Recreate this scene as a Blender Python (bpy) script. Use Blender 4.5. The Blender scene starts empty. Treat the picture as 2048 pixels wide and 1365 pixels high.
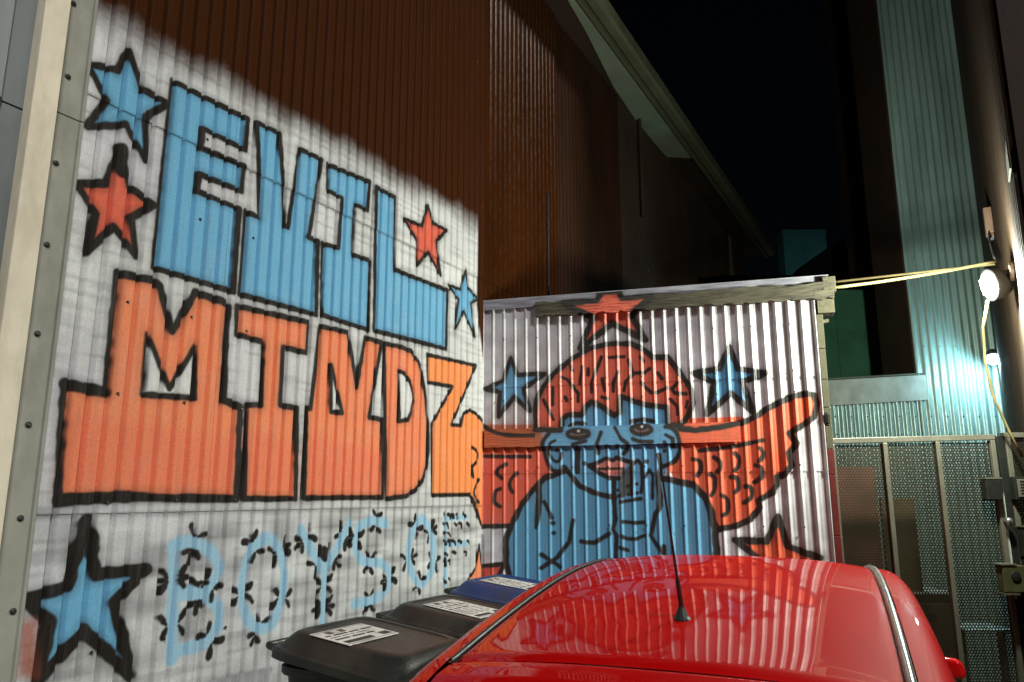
import bpy, math, random
import numpy as np
from mathutils import Vector

# ------------------------------------------------------------------ camera, sky, sun, exposure
scene = bpy.context.scene
COL = scene.collection
CAM_H, PITCH, FPX = 1.68, math.radians(11.5), 1520.0
cam_d = bpy.data.cameras.new('camera')
cam = bpy.data.objects.new('camera', cam_d)
COL.objects.link(cam)
cam.location = (0, 0, CAM_H)
cam.rotation_euler = (math.pi / 2 + PITCH, 0, 0)
cam_d.sensor_width = 36.0
cam_d.lens = FPX / 2048 * 36.0
cam_d.clip_start = 0.05
cam_d.clip_end = 2000
scene.camera = cam

SUN_AZ, SUN_EL = (0.46, -0.89), math.radians(42)      # direction towards the light, night street glow from behind
world = bpy.data.worlds.new('World')
scene.world = world
world.use_nodes = True
wn = world.node_tree.nodes
sky = wn.new('ShaderNodeTexSky')
sky.sky_type = 'NISHITA'
sky.sun_disc = False
sky.sun_elevation = SUN_EL
sky.sun_rotation = math.atan2(SUN_AZ[0], SUN_AZ[1])
world.node_tree.links.new(sky.outputs[0], wn['Background'].inputs[0])
wn['Background'].inputs[1].default_value = 0.0004

sun_d = bpy.data.lights.new('sun', 'SUN')
sun_d.energy = 2.4
sun_d.angle = math.radians(8)
sun_d.color = (0.99, 0.98, 0.97)
sun = bpy.data.objects.new('sun', sun_d)
COL.objects.link(sun)
Ld = Vector((SUN_AZ[0] * math.cos(SUN_EL), SUN_AZ[1] * math.cos(SUN_EL), math.sin(SUN_EL))).normalized()
sun.rotation_euler = Ld.to_track_quat('Z', 'Y').to_euler()
sun.location = (3, -8, 8)

vs = scene.view_settings
vs.view_transform = 'Standard'
vs.look = 'None'
vs.exposure = 0.0
vs.gamma = 1.0
vs.use_curve_mapping = False
scene.cycles.use_denoising = True
scene.cycles.max_bounces = 6
scene.cycles.transparent_max_bounces = 12
scene.cycles.sample_clamp_indirect = 4.0

rng = np.random.default_rng(7)
random.seed(7)

# ------------------------------------------------------------------ measuring helpers
def ray(x, y):
    dx, dy = (x - 1024) / FPX, (682.5 - y) / FPX
    return np.array([dx, math.cos(PITCH) - math.sin(PITCH) * dy, math.sin(PITCH) + math.cos(PITCH) * dy])

class Frame:
    """a vertical wall plane: s runs along it, off stands out from it, z is height"""
    def __init__(self, c, d):
        self.c = np.array(c, float); self.d = np.array(d, float) / np.hypot(*d)
        self.n = np.array([self.d[1], -self.d[0]])
    def pt(self, s, off, z):
        p = self.c + self.d * s + self.n * off
        return (p[0], p[1], z)
    def pts(self, s, off, z):
        return np.stack([self.c[0] + self.d[0] * s + self.n[0] * off, self.c[1] + self.d[1] * s + self.n[1] * off, z + 0 * s], -1)
    def at(self, x, y, off=0.0):
        r = ray(x, y)
        t = ((self.c + self.n * off) @ self.n) / (r[:2] @ self.n)
        p = np.array([0, 0, CAM_H]) + t * r
        return float((p[:2] - self.c) @ self.d), float(p[2])
    def poly(self, flat, sc=None):
        if sc: k, ox, oy = sc; pts = [(ox + x / k, oy + y / k) for x, y in flat]
        else: pts = flat
        return [self.at(x, y) for x, y in pts]

PH, TH = math.radians(28.9), math.radians(14.8)
WALL = Frame((-.2075, 5.11), (math.sin(PH), math.cos(PH)))
SHED = Frame((-.2075, 5.11), (math.cos(TH), -math.sin(TH)))
TEAL = Frame((3.90, 7.25), (1, 0))
RIGHT = Frame((4.70, 7.25), (-.515, -.857))
GATE = Frame((1.90, 4.58), (1, 0))

# ------------------------------------------------------------------ materials
def sock(n, v):
    return n if isinstance(n, bpy.types.NodeSocket) else v
def new_mat(name):
    m = bpy.data.materials.new(name); m.use_nodes = True
    return m, m.node_tree.nodes, m.node_tree.links, m.node_tree.nodes['Principled BSDF']
def mathn(N, L, op, a, b=None, c=None):
    n = N.new('ShaderNodeMath'); n.operation = op
    for i, v in enumerate((a, b, c)):
        if v is None: continue
        if isinstance(v, (int, float)): n.inputs[i].default_value = v
        else: L.new(v, n.inputs[i])
    return n.outputs[0]
def noise_out(N, L, scale, detail=4, stretch=None, rough=.55):
    tc = N.new('ShaderNodeTexCoord'); mp = N.new('ShaderNodeMapping')
    L.new(tc.outputs['Object'], mp.inputs[0])
    if stretch: mp.inputs['Scale'].default_value = stretch
    nz = N.new('ShaderNodeTexNoise'); nz.inputs['Scale'].default_value = scale
    nz.inputs['Detail'].default_value = detail; nz.inputs['Roughness'].default_value = rough
    L.new(mp.outputs[0], nz.inputs['Vector'])
    return nz.outputs['Fac']
def ramp(N, L, fac, stops):
    r = N.new('ShaderNodeValToRGB')
    while len(r.color_ramp.elements) < len(stops): r.color_ramp.elements.new(.5)
    for e, (p, c) in zip(r.color_ramp.elements, stops):
        e.position = p; e.color = (c, c, c, 1) if isinstance(c, (int, float)) else (*c, 1)
    L.new(fac, r.inputs[0])
    return r.outputs[0]
def mixc(N, L, fac, a, b, mode='MIX'):
    n = N.new('ShaderNodeMix'); n.data_type = 'RGBA'; n.blend_type = mode
    for i, v in ((0, fac), (6, a), (7, b)):
        if isinstance(v, (int, float)): n.inputs[i].default_value = v
        elif isinstance(v, tuple): n.inputs[i].default_value = (*v[:3], 1)
        else: L.new(v, n.inputs[i])
    return n.outputs[2]
def mat(name, col, rough=.6, metal=0., var=.35, scale=6., bump=.15, bscale=40., stretch=None, coat=0., dirt=None, spec=.5):
    """plain surface with mottling, fine relief and uneven gloss"""
    m, N, L, B = new_mat(name)
    f = noise_out(N, L, scale, 5, stretch)
    lo = tuple(c * (1 - var) for c in col); hi = tuple(min(1, c * (1 + var * .6)) for c in col)
    c = ramp(N, L, f, [(.3, lo), (.7, hi)])
    if dirt:
        g = ramp(N, L, noise_out(N, L, scale * .6, 6, (stretch or (1, 1, .35)), .65), [(.48, 0.), (.68, dirt[1])])
        c = mixc(N, L, g, c, dirt[0])
    L.new(c, B.inputs['Base Color'])
    fb = noise_out(N, L, bscale, 4, stretch)
    L.new(ramp(N, L, fb, [(.2, max(.02, rough - .12)), (.8, min(1, rough + .12))]), B.inputs['Roughness'])
    B.inputs['Metallic'].default_value = metal
    B.inputs['Specular IOR Level'].default_value = spec
    if coat:
        B.inputs['Coat Weight'].default_value = coat; B.inputs['Coat Roughness'].default_value = .05
    if bump:
        b = N.new('ShaderNodeBump'); b.inputs['Strength'].default_value = bump; b.inputs['Distance'].default_value = .004
        L.new(fb, b.inputs['Height']); L.new(b.outputs[0], B.inputs['Normal'])
    return m

def paint_mat(name, gloss_bare=.3, gloss_paint=.5, grime=(.16, .14, .15), grime_amt=.55, spec=.5):
    """spray paint laid down in the sheet's colour attribute (alpha = painted), with grime streaks and rub marks"""
    m, N, L, B = new_mat(name)
    a = N.new('ShaderNodeAttribute'); a.attribute_name = 'paint'
    streak = noise_out(N, L, 5, 6, (9, 9, .55), .7)
    blot = noise_out(N, L, 3.2, 6, (1, 1, 1.4), .7)
    rub = noise_out(N, L, 9, 5, (.7, .7, 9), .7)
    g1 = ramp(N, L, streak, [(.46, 0.), (.75, .75)])
    g2 = ramp(N, L, blot, [(.5, 0.), (.75, .6)])
    g3 = ramp(N, L, rub, [(.55, 0.), (.72, .5)])
    g = mathn(N, L, 'MULTIPLY', mathn(N, L, 'MAXIMUM', mathn(N, L, 'MULTIPLY', g1, mathn(N, L, 'ADD', g2, .35)), mathn(N, L, 'MULTIPLY', g3, g2)), grime_amt)
    g = mathn(N, L, 'MULTIPLY', g, mathn(N, L, 'ADD', mathn(N, L, 'MULTIPLY', a.outputs['Alpha'], .9), .1))
    c = mixc(N, L, g, a.outputs['Color'], grime)
    fine = noise_out(N, L, 130, 3)
    c2 = mixc(N, L, 1.0, c, ramp(N, L, fine, [(.3, .82), (.7, 1.0)]), 'MULTIPLY')
    L.new(c2, B.inputs['Base Color'])
    r = N.new('ShaderNodeMix'); r.data_type = 'FLOAT'
    r.inputs[2].default_value = gloss_bare; r.inputs[3].default_value = gloss_paint
    L.new(a.outputs['Alpha'], r.inputs[0]); L.new(r.outputs[0], B.inputs['Roughness'])
    B.inputs['Specular IOR Level'].default_value = spec
    b = N.new('ShaderNodeBump'); b.inputs['Strength'].default_value = .12; b.inputs['Distance'].default_value = .003
    L.new(fine, b.inputs['Height']); L.new(b.outputs[0], B.inputs['Normal'])
    return m

def perforated(name, col, pitch=.0175, rad=.295):
    m, N, L, B = new_mat(name)
    tc = N.new('ShaderNodeTexCoord'); sp = N.new('ShaderNodeSeparateXYZ'); L.new(tc.outputs['Object'], sp.inputs[0])
    u = mathn(N, L, 'DIVIDE', sp.outputs[0], pitch); v = mathn(N, L, 'DIVIDE', sp.outputs[2], pitch * .866)
    row = mathn(N, L, 'FLOOR', v)
    u2 = mathn(N, L, 'SUBTRACT', mathn(N, L, 'FRACT', mathn(N, L, 'ADD', u, mathn(N, L, 'MULTIPLY', mathn(N, L, 'FLOORED_MODULO', row, 2.), .5))), .5)
    v2 = mathn(N, L, 'MULTIPLY', mathn(N, L, 'SUBTRACT', mathn(N, L, 'FRACT', v), .5), .866)
    d = mathn(N, L, 'SQRT', mathn(N, L, 'ADD', mathn(N, L, 'MULTIPLY', u2, u2), mathn(N, L, 'MULTIPLY', v2, v2)))
    solid = mathn(N, L, 'GREATER_THAN', d, rad)
    f = noise_out(N, L, 4, 5)
    L.new(ramp(N, L, f, [(.3, tuple(c * .6 for c in col)), (.7, col)]), B.inputs['Base Color'])
    B.inputs['Metallic'].default_value = .6; B.inputs['Roughness'].default_value = .42
    L.new(solid, B.inputs['Alpha'])
    return m

def emit(name, col, strength):
    m, N, L, B = new_mat(name)
    B.inputs['Base Color'].default_value = (.8, .8, .8, 1)
    B.inputs['Emission Color'].default_value = (*col, 1)
    f = noise_out(N, L, 30, 2)
    L.new(mathn(N, L, 'MULTIPLY', mathn(N, L, 'ADD', f, .6), strength), B.inputs['Emission Strength'])
    return m

def wood_mat(name, col, dark):
    m, N, L, B = new_mat(name)
    f = noise_out(N, L, 30, 6, (1.2, 1.2, 14), .7)
    L.new(ramp(N, L, f, [(.38, dark), (.62, col)]), B.inputs['Base Color'])
    B.inputs['Roughness'].default_value = .85
    b = N.new('ShaderNodeBump'); b.inputs['Strength'].default_value = .7; b.inputs['Distance'].default_value = .006
    L.new(f, b.inputs['Height']); L.new(b.outputs[0], B.inputs['Normal'])
    return m

def car_paint(name):
    m, N, L, B = new_mat(name)
    f = noise_out(N, L, 3, 4)
    L.new(ramp(N, L, f, [(.3, (.41, .0005, .0008)), (.7, (.46, .0008, .0012))]), B.inputs['Base Color'])
    dust = noise_out(N, L, 220, 4, None, .7)
    basec = B.inputs['Base Color'].links[0].from_socket
    spots = ramp(N, L, noise_out(N, L, 75, 6, None, .75), [(.60, 0.), (.80, .13)])
    L.new(mixc(N, L, spots, basec, (.36, .05, .04)), B.inputs['Base Color'])
    haze = noise_out(N, L, 2.5, 5)
    B.inputs['Roughness'].default_value = .6
    B.inputs['Specular IOR Level'].default_value = .03
    B.inputs['Coat Weight'].default_value = .55
    L.new(mathn(N, L, 'ADD', ramp(N, L, haze, [(.35, .012), (.75, .035)]), ramp(N, L, dust, [(.62, 0.), (.85, .08)])), B.inputs['Coat Roughness'])
    b = N.new('ShaderNodeBump'); b.inputs['Strength'].default_value = .02; b.inputs['Distance'].default_value = .002
    L.new(dust, b.inputs['Height']); L.new(b.outputs[0], B.inputs['Normal'])
    return m

def glass_mat(name):
    m, N, L, B = new_mat(name)
    f = noise_out(N, L, 5, 4)
    L.new(ramp(N, L, f, [(.3, (.012, .013, .014)), (.7, (.022, .022, .022))]), B.inputs['Base Color'])
    B.inputs['Roughness'].default_value = .06
    B.inputs['Specular IOR Level'].default_value = .6
    return m

M = dict(
    mural=paint_mat('spray_painted_iron', .6, .55, grime_amt=.8, spec=.06),
    shed=paint_mat('spray_painted_old_iron', .34, .42, (.11, .10, .11), .9),
    board=paint_mat('spray_painted_timber', .8, .75, (.06, .05, .03), .8),
    brown=mat('brown_painted_iron', (.042, .0115, .002), .24, 0, .3, 2.5, .04, 60, (1, 1, .3), spec=.22),
    brown_dim=mat('dimmed_brown_iron', (.026, .0085, .0025), .6, 0, .45, 2.5, .08, 50, (1, 1, .3), spec=.2),  # darker copy of the brown iron, weaker light put into its colour
    brown_matt=mat('dull_brown_cladding', (.030, .0135, .0055), .7, 0, .35, 2, .1, 40),
    brown_right=mat('brown_right_iron', (.024, .0125, .0045), .65, 0, .4, 3, .1, 60, (1, 1, .25)),
    grey_panel=mat('grey_wall_panel', (.25, .275, .27), .5, 0, .12, 4, .08, 50, (1, 1, .3), dirt=((.10, .11, .09), .5)),
    flange=mat('dull_green_grey_flashing', (.31, .31, .26), .55, 0, .15, 6, .12, 60, dirt=((.12, .12, .09), .5)),
    cream=mat('cream_square_pipe', (.78, .70, .54), .5, 0, .1, 7, .06, 60, (1, 1, .4), dirt=((.30, .25, .15), .5)),
    bolt=mat('dark_bolt_head', (.05, .05, .045), .4, .6, .3, 30, .1),
    soffit=mat('soffit_lit_tone', (.16, .185, .125), .7, 0, .2, 3, .08),  # tone of the lamplit patch under the eave
    fascia=mat('olive_fascia', (.085, .085, .045), .6, 0, .25, 4, .08),
    galv=mat('galvanised_flashing', (.36, .36, .39), .45, .25, .3, 8, .15, 50, dirt=((.14, .13, .13), .6)),
    teal=mat('galvanised_iron', (.30, .43, .39), .36, .35, .25, 4, .1, 70, (1, 1, .2), dirt=((.10, .11, .10), .4)),
    parapet=mat('pale_parapet_flashing', (.36, .38, .33), .5, .1, .25, 5, .12, 50, dirt=((.16, .15, .11), .6)),
    wood=wood_mat('weathered_timber', (.25, .20, .13), (.05, .04, .025)),
    endgrain=wood_mat('cream_timber_end', (.10, .088, .048), (.045, .04, .022)),
    rednarrow=mat('dark_red_trim', (.12, .012, .008), .5),
    steel=mat('gate_steel', (.125, .118, .088), .45, .3, .2, 8, .1, 60, dirt=((.12, .10, .07), .5)),
    perf=perforated('perforated_steel', (.05, .04, .024)),
    rustboard=mat('stained_brown_board', (.10, .035, .02), .8, 0, .5, 5, .2, 30),
    greenwall=mat('dark_green_cladding', (.036, .15, .08), .7, 0, .3, 3, .1),
    tealsign=mat('dark_teal_panel', (.045, .20, .235), .6, 0, .3, 3, .05),
    darkroof=mat('black_roof_iron', (.006, .008, .008), .9, spec=.1, bump=.1, bscale=40, var=.4, scale=2),
    asphalt=mat('wet_asphalt', (.045, .045, .045), .65, 0, .5, 12, .8, 120),
    bin=mat('black_green_bin_plastic', (.0135, .0155, .0115), .42, 0, .35, 9, .25, 90, dirt=((.06, .06, .045), .4)),
    binblue=mat('blue_bin_lid_plastic', (.010, .03, .115), .42, 0, .3, 9, .2, 90, dirt=((.05, .06, .06), .35)),
    label=mat('white_paper_label', (.62, .60, .56), .6, 0, .2, 14, .1, 70, dirt=((.25, .23, .2), .5)),
    ink=mat('black_label_ink', (.03, .03, .03), .6, 0, .4, 50, 0),
    labelred=mat('red_label_ink', (.35, .07, .05), .6, 0, .3, 50, 0),
    red=car_paint('red_car_enamel'),
    rubber=mat('black_rubber', (.012, .012, .012), .45, 0, .3, 20, .1),
    chrome=mat('bright_roof_moulding', (.32, .32, .29), .28, .7, .15, 9, 0, 3),
    glass=glass_mat('dark_car_glass'),
    tail=mat('red_tail_lens', (.30, .01, .01), .15, 0, .2, 20, 0, coat=.6),
    rim=mat('grey_wheel_rim', (.35, .35, .36), .35, .7, .15, 9, .05),
    cable=mat('yellowed_cable_sheath', (.21, .165, .07), .5, 0, .25, 12, .1),
    wire=mat('grey_wire', (.12, .12, .11), .5, 0, .2, 20, 0),
    lamp=mat('lamp_housing', (.35, .31, .24), .45, 0, .2, 20, .05),
    lampdark=mat('dark_lamp_housing', (.05, .05, .05), .45, 0, .2, 20, .05),
    lens1=emit('lit_warm_lens', (1.0, 1.0, .97), 45.),
    lens2=emit('lit_cold_lens', (.75, .93, 1.0), 40.),
    boxdark=mat('dark_lock_box', (.015, .016, .013), .45, .3, .3, 12, .1),
    boxolive=mat('olive_metal_box', (.055, .052, .02), .5, .2, .3, 12, .1),
    cabinet=mat('brown_cabinet', (.07, .045, .02), .5, 0, .35, 8, .12),
    brightplate=mat('bright_tread_plate', (.55, .58, .55), .35, .6, .2, 30, .2),
    orange_led=emit('amber_indicator', (1., .45, .05), 3.),
    knob=mat('polished_knob', (.5, .5, .52), .2, .9, .1, 9, 0),
    ochre=mat('ochre_ledge', (.035, .028, .010), .8, 0, .3, 8, .1),
    pinkbox=mat('faded_pink_box', (.17, .10, .065), .6, 0, .25, 10, .1),
    weed=mat('weed_leaf', (.07, .10, .02), .6, 0, .4, 12, .1),
)

# ------------------------------------------------------------------ mesh helpers
class MB:
    def __init__(self): self.v = []; self.f = []
    def add(self, verts, faces):
        o = len(self.v); self.v += [tuple(map(float, p)) for p in verts]; self.f += [tuple(i + o for i in q) for q in faces]
        return self
    def hexa(self, p8):
        return self.add(p8, [(3, 2, 1, 0), (4, 5, 6, 7), (0, 1, 5, 4), (1, 2, 6, 5), (2, 3, 7, 6), (3, 0, 4, 7)])
    def fbox(self, fr, s0, s1, o0, o1, z0, z1, dz=0.0, ds=0.0):
        """box in a wall frame; dz raises the s1 end, ds shifts the top along s"""
        return self.hexa([fr.pt(s0, o1, z0), fr.pt(s1, o1, z0 + dz), fr.pt(s1, o0, z0 + dz), fr.pt(s0, o0, z0),
                          fr.pt(s0 + ds, o1, z1), fr.pt(s1 + ds, o1, z1 + dz), fr.pt(s1 + ds, o0, z1 + dz), fr.pt(s0 + ds, o0, z1)])
    def box(self, x0, x1, y0, y1, z0, z1):
        return self.hexa([(x0, y0, z0), (x1, y0, z0), (x1, y1, z0), (x0, y1, z0), (x0, y0, z1), (x1, y0, z1), (x1, y1, z1), (x0, y1, z1)])
    def tube(self, pts, r, n=8, cap=True):
        pts = [Vector(p) for p in pts]; rs = r if isinstance(r, (list, tuple)) else [r] * len(pts)
        rings = []; up = Vector((0, 0, 1))
        for i, p in enumerate(pts):
            t = (pts[min(i + 1, len(pts) - 1)] - pts[max(i - 1, 0)]).normalized()
            a = t.cross(up)
            if a.length < 1e-3: a = t.cross(Vector((1, 0, 0)))
            a.normalize(); b = t.cross(a)
            rings.append([p + (a * math.cos(k * 2 * math.pi / n) + b * math.sin(k * 2 * math.pi / n)) * rs[i] for k in range(n)])
        vs_ = [q for r_ in rings for q in r_]; fs = []
        for i in range(len(pts) - 1):
            for k in range(n):
                fs.append((i * n + k, i * n + (k + 1) % n, (i + 1) * n + (k + 1) % n, (i + 1) * n + k))
        if cap: fs += [tuple(range(n - 1, -1, -1)), tuple((len(pts) - 1) * n + k for k in range(n))]
        return self.add(vs_, fs)
    def lathe(self, c, axis, prof, n=16):
        """prof: (distance along axis, radius)"""
        c = Vector(c); ax = Vector(axis).normalized()
        return self.tube([c + ax * d for d, _ in prof], [max(r, 1e-4) for _, r in prof], n)
    def build(self, name, m, parent=None, bevel=0., smooth=False, seg=2):
        root = parent
        off = Vector((0, 0, 0))
        while root is not None:
            off += root.location; root = root.parent
        me = bpy.data.meshes.new(name)
        me.from_pydata([(x - off.x, y - off.y, z - off.z) for x, y, z in self.v], [], self.f)
        me.materials.append(m); me.update()
        o = bpy.data.objects.new(name, me); COL.objects.link(o)
        if parent is not None: o.parent = parent
        if smooth: me.polygons.foreach_set('use_smooth', [True] * len(me.polygons))
        if bevel:
            b = o.modifiers.new('edge', 'BEVEL'); b.width = bevel; b.segments = seg; b.limit_method = 'ANGLE'
            b.angle_limit = math.radians(40)
        return o

def grid_obj(name, P, m, parent=None, paint=None, closed_back=False, flip=False):
    """P: (ns, nz, 3) world points -> one smooth sheet; paint: (ns, nz, 4) linear colour"""
    ns, nz = P.shape[:2]
    off = np.zeros(3); r = parent
    while r is not None: off += np.array(r.location); r = r.parent
    V = (P - off).reshape(-1, 3).astype(np.float32)
    i = np.arange(ns - 1)[:, None] * nz + np.arange(nz - 1)[None]
    q = np.stack([i, i + nz, i + nz + 1, i + 1], -1).reshape(-1, 4)
    if flip: q = q[:, ::-1]
    me = bpy.data.meshes.new(name)
    me.vertices.add(len(V)); me.vertices.foreach_set('co', V.ravel())
    me.loops.add(q.size); me.loops.foreach_set('vertex_index', q.ravel().astype(np.int32))
    me.polygons.add(len(q)); me.polygons.foreach_set('loop_start', np.arange(0, q.size, 4, dtype=np.int32))
    try: me.polygons.foreach_set('loop_total', np.full(len(q), 4, dtype=np.int32))
    except Exception: pass
    me.polygons.foreach_set('use_smooth', np.ones(len(q), dtype=bool))
    me.update(calc_edges=True); me.validate()
    if paint is not None:
        ca = me.color_attributes.new('paint', 'FLOAT_COLOR', 'POINT')
        ca.data.foreach_set('color', paint.reshape(-1).astype(np.float32))
    me.materials.append(m)
    o = bpy.data.objects.new(name, me); COL.objects.link(o)
    if parent is not None: o.parent = parent
    return o

def thing(name, loc, label, cat, group=None):
    o = bpy.data.objects.new(name, None); COL.objects.link(o); o.location = loc
    o.empty_display_size = .1
    o['label'] = label; o['category'] = cat
    if group: o['group'] = group
    return o
def tag(o, label, cat, group=None):
    o['label'] = label; o['category'] = cat
    if group: o['group'] = group
    return o
def copy_thing(src, loc, label):
    r = src.copy(); COL.objects.link(r); r.location = loc; r['label'] = label
    for ch in list(src.children):
        c = ch.copy(); COL.objects.link(c); c.parent = r
        for g in ch.children:
            d = g.copy(); COL.objects.link(d); d.parent = c
    return r

# ------------------------------------------------------------------ spray painting on a wall plane (metres along s and z)
def vnoise(s, z, cell, seed):
    r = np.random.default_rng(seed); T = r.random((256, 256))
    a, b = s / cell + 100, z / cell + 100
    i, j = np.floor(a).astype(int), np.floor(b).astype(int); fa, fb = a - i, b - j
    fa = fa * fa * (3 - 2 * fa); fb = fb * fb * (3 - 2 * fb)
    g = lambda x, y: T[x % 256, y % 256]
    return (g(i, j) * (1 - fa) + g(i + 1, j) * fa) * (1 - fb) + (g(i, j + 1) * (1 - fa) + g(i + 1, j + 1) * fa) * fb
def sstep(a, b, x):
    t = np.clip((x - a) / (b - a), 0, 1); return t * t * (3 - 2 * t)
def catmull(pts, closed=False, n=6):
    P = np.array(pts, float); m = len(P); out = []
    for i in range(m if closed else m - 1):
        if closed: p0, p1, p2, p3 = P[i - 1], P[i], P[(i + 1) % m], P[(i + 2) % m]
        else: p0, p1, p2, p3 = P[max(i - 1, 0)], P[i], P[i + 1], P[min(i + 2, m - 1)]
        for k in range(n):
            t = k / n
            out.append(.5 * (2 * p1 + (p2 - p0) * t + (2 * p0 - 5 * p1 + 4 * p2 - p3) * t * t + (3 * p1 - p0 - 3 * p2 + p3) * t ** 3))
    if not closed: out.append(P[-1])
    return np.array(out)

class Canvas:
    """collects fills and strokes; apply() lays them on arrays of (s, z)"""
    def __init__(self): self.ops = []
    def fill(self, poly, col, soft=.006, alpha=1.): self.ops.append(('f', np.array(poly, float), col, 0, soft, alpha))
    def stroke(self, path, w, col, closed=False, soft=.007, alpha=1., smooth=False, wob=.2):
        P = catmull(path, closed) if smooth else np.array(path, float)
        if closed: P = np.vstack([P, P[:1]])
        self.ops.append(('s', P, col, w / 2, soft, alpha, wob))
    def dot(self, c, r, col): self.stroke([c, (c[0] + .002, c[1])], r * 2, col)
    def outline(self, poly, w, col, haze=.3, smooth=False):
        if haze: self.stroke(poly, w + .028, col, True, .022, haze, smooth)
        self.stroke(poly, w, col, True, .006, 1., smooth)
    def petal(self, c, d, l, w, col):
        a = np.array(c); b = a + np.array(d) * l
        self.stroke([a, (a + b) / 2, b], w, col, soft=.005, wob=.3)
    def apply(self, s, z, rgb, al):
        sm = s.ravel(); zm = z.ravel(); R = rgb.reshape(-1, 3); A = al.ravel()
        wb = (vnoise(sm, zm, .035, 3) - .5); lay = .86 + .14 * vnoise(sm, zm, .09, 5) + .06 * (vnoise(sm, zm, .012, 9) - .5)
        for op in self.ops:
            P = op[1]; pad = op[3] + op[4] + .02
            lo, hi = P.min(0) - pad, P.max(0) + pad
            k = np.nonzero((sm > lo[0]) & (sm < hi[0]) & (zm > lo[1]) & (zm < hi[1]))[0]
            if not len(k): continue
            x, y = sm[k], zm[k]
            segs = list(zip(P[:-1], P[1:]))
            if op[0] == 'f': segs.append((P[-1], P[0]))
            D = np.full(len(k), 9.); ins = np.zeros(len(k), bool)
            for a, b in segs:
                d = b - a; L2 = d @ d + 1e-12
                t = np.clip(((x - a[0]) * d[0] + (y - a[1]) * d[1]) / L2, 0, 1)
                D = np.minimum(D, (x - a[0] - t * d[0]) ** 2 + (y - a[1] - t * d[1]) ** 2)
                if op[0] == 'f' and a[1] != b[1]:
                    c = ((a[1] > y) != (b[1] > y)) & (x < (b[0] - a[0]) * (y - a[1]) / (b[1] - a[1]) + a[0])
                    ins ^= c
            D = np.sqrt(D)
            if op[0] == 'f': sd = np.where(ins, -D, D)
            else: sd = D - op[3] * (1 + op[6] * 2 * wb[k])
            a_ = (1 - sstep(-op[4] * .6, op[4], sd)) * op[5]
            if op[0] == 'f': a_ = a_ * np.clip(lay[k] + .08, 0, 1)
            else: a_ = a_ * np.clip(lay[k] + .12, 0, 1)
            R[k] = R[k] * (1 - a_[:, None]) + np.array(op[2]) * a_[:, None]
            A[k] = np.maximum(A[k], a_)
        return R.reshape(rgb.shape), A.reshape(al.shape)

BLUE = (.17, .45, .66); ORANGE = (.88, .275, .125); CORAL = (.76, .15, .085); BLACK = (.022, .019, .015)
PALE = (.34, .56, .69); WHITE = (.76, .775, .74); BARE = (.044, .0118, .002)

# ---------------------------------------------------- mural on the long wall
mural = Canvas()
W_ = WALL.poly
E_ = W_([(339,165),(489,241),(484,302),(400,260),(396,298),(482,334),(477,384),(394,351),(390,384),(473,420),(461,585),(301,537)])
V_ = W_([(508,248),(553,269),(561,380),(563,452),(570,456),(582,380),(593,300),(637,321),(625,400),(612,476),(631,484),(627,631),(474,590),(486,425),(513,437),(511,330)])
I_ = W_([(650,331),(734,366),(729,422),(704,411),(700,510),(735,523),(731,661),(638,631),(640,489),(672,497),(678,398),(649,383)])
L_ = W_([(747,376),(785,397),(784,540),(890,582),(887,699),(743,662)])
M_ = W_([(229,548),(300,562),(314,575),(339,664),(385,586),(440,605),(451,615),(444,700),(442,801),(474,816),(467,999),(250,994),(109,1001),(124,770),(206,784)])
MC = W_([(290,671),(333,778),(385,694),(383,797),(280,790)])
I2 = W_([(468,613),(613,646),(608,707),(560,695),(554,811),(588,818),(585,998),(482,998),(487,811),(516,811),(521,685),(467,670)])
N_ = W_([(635,653),(691,666),(708,775),(725,676),(758,686),(733,835),(762,841),(760,995),(602,997),(607,818),(615,818)])
NC = W_([(657,732),(679,826),(656,825)])
D_ = W_([(763,688),(795,694),(817,703),(832,725),(838,745),(846,800),(851,846),(852,900),(848,935),(840,960),(825,982),(807,993),(767,998)])
DC = W_([(792,742),(806,750),(814,764),(821,785),(822,803),(818,825),(811,840),(794,843)])
Z_ = W_([(849,710),(947,732),(898,850),(917,851),(922,828),(935,821),(950,830),(966,850),(966,1060),(957,1045),(945,1013),(935,990),(859,991),(858,850),(900,774),(851,766)])
for p in (E_, V_, I_, L_): mural.fill(p, BLUE)
for p in (M_, I2, N_, D_): mural.fill(p, ORANGE)
mural.fill(Z_, (.90, .31, .10))
for p in (MC, NC, DC): mural.fill(p, WHITE)
for p in (M_, I2, N_):                                # a second, redder coat on the lower half of the letters
    P = np.array(p); zz = 1.98
    lo = [(a, min(b, zz - .04)) for a, b in p if b < 2.0] or None
    if lo: mural.fill([(P[:, 0].min() + .03, 1.70), (P[:, 0].max() - .03, 1.70), (P[:, 0].max() - .03, 1.90), (P[:, 0].min() + .03, 1.96)], (.86, .20, .11), .06, .5)
for p in (E_, V_, I_, L_, D_, I2, N_): mural.outline(p, .027, BLACK, .22)
for p in (M_,): mural.outline(p, .034, BLACK, .25)
for p in (MC, NC, DC): mural.outline(p, .026, BLACK, .15)
mural.stroke(Z_[8:] + Z_[:8], .024, BLACK)
mural.stroke(W_([(250,994),(109,1001)]), .042, BLACK)
mural.stroke(W_([(124,770),(206,784)]), .042, BLACK)
S1 = W_([(251,103),(277,180),(329,210),(285,237),(286,322),(246,252),(169,256),(206,203),(169,132),(228,143)])
S2 = W_([(236,300),(253,375),(303,413),(257,437),(266,513),(222,455),(168,505),(186,430),(148,370),(205,369)])
S3 = W_([(850,414),(861,448),(887,462),(867,484),(876,551),(851,506),(829,532),(829,484),(803,439),(838,453)])
S4 = W_([(926,542),(932,577),(951,599),(937,608),(945,675),(923,624),(905,661),(912,600),(892,571),(916,580)])
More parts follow.
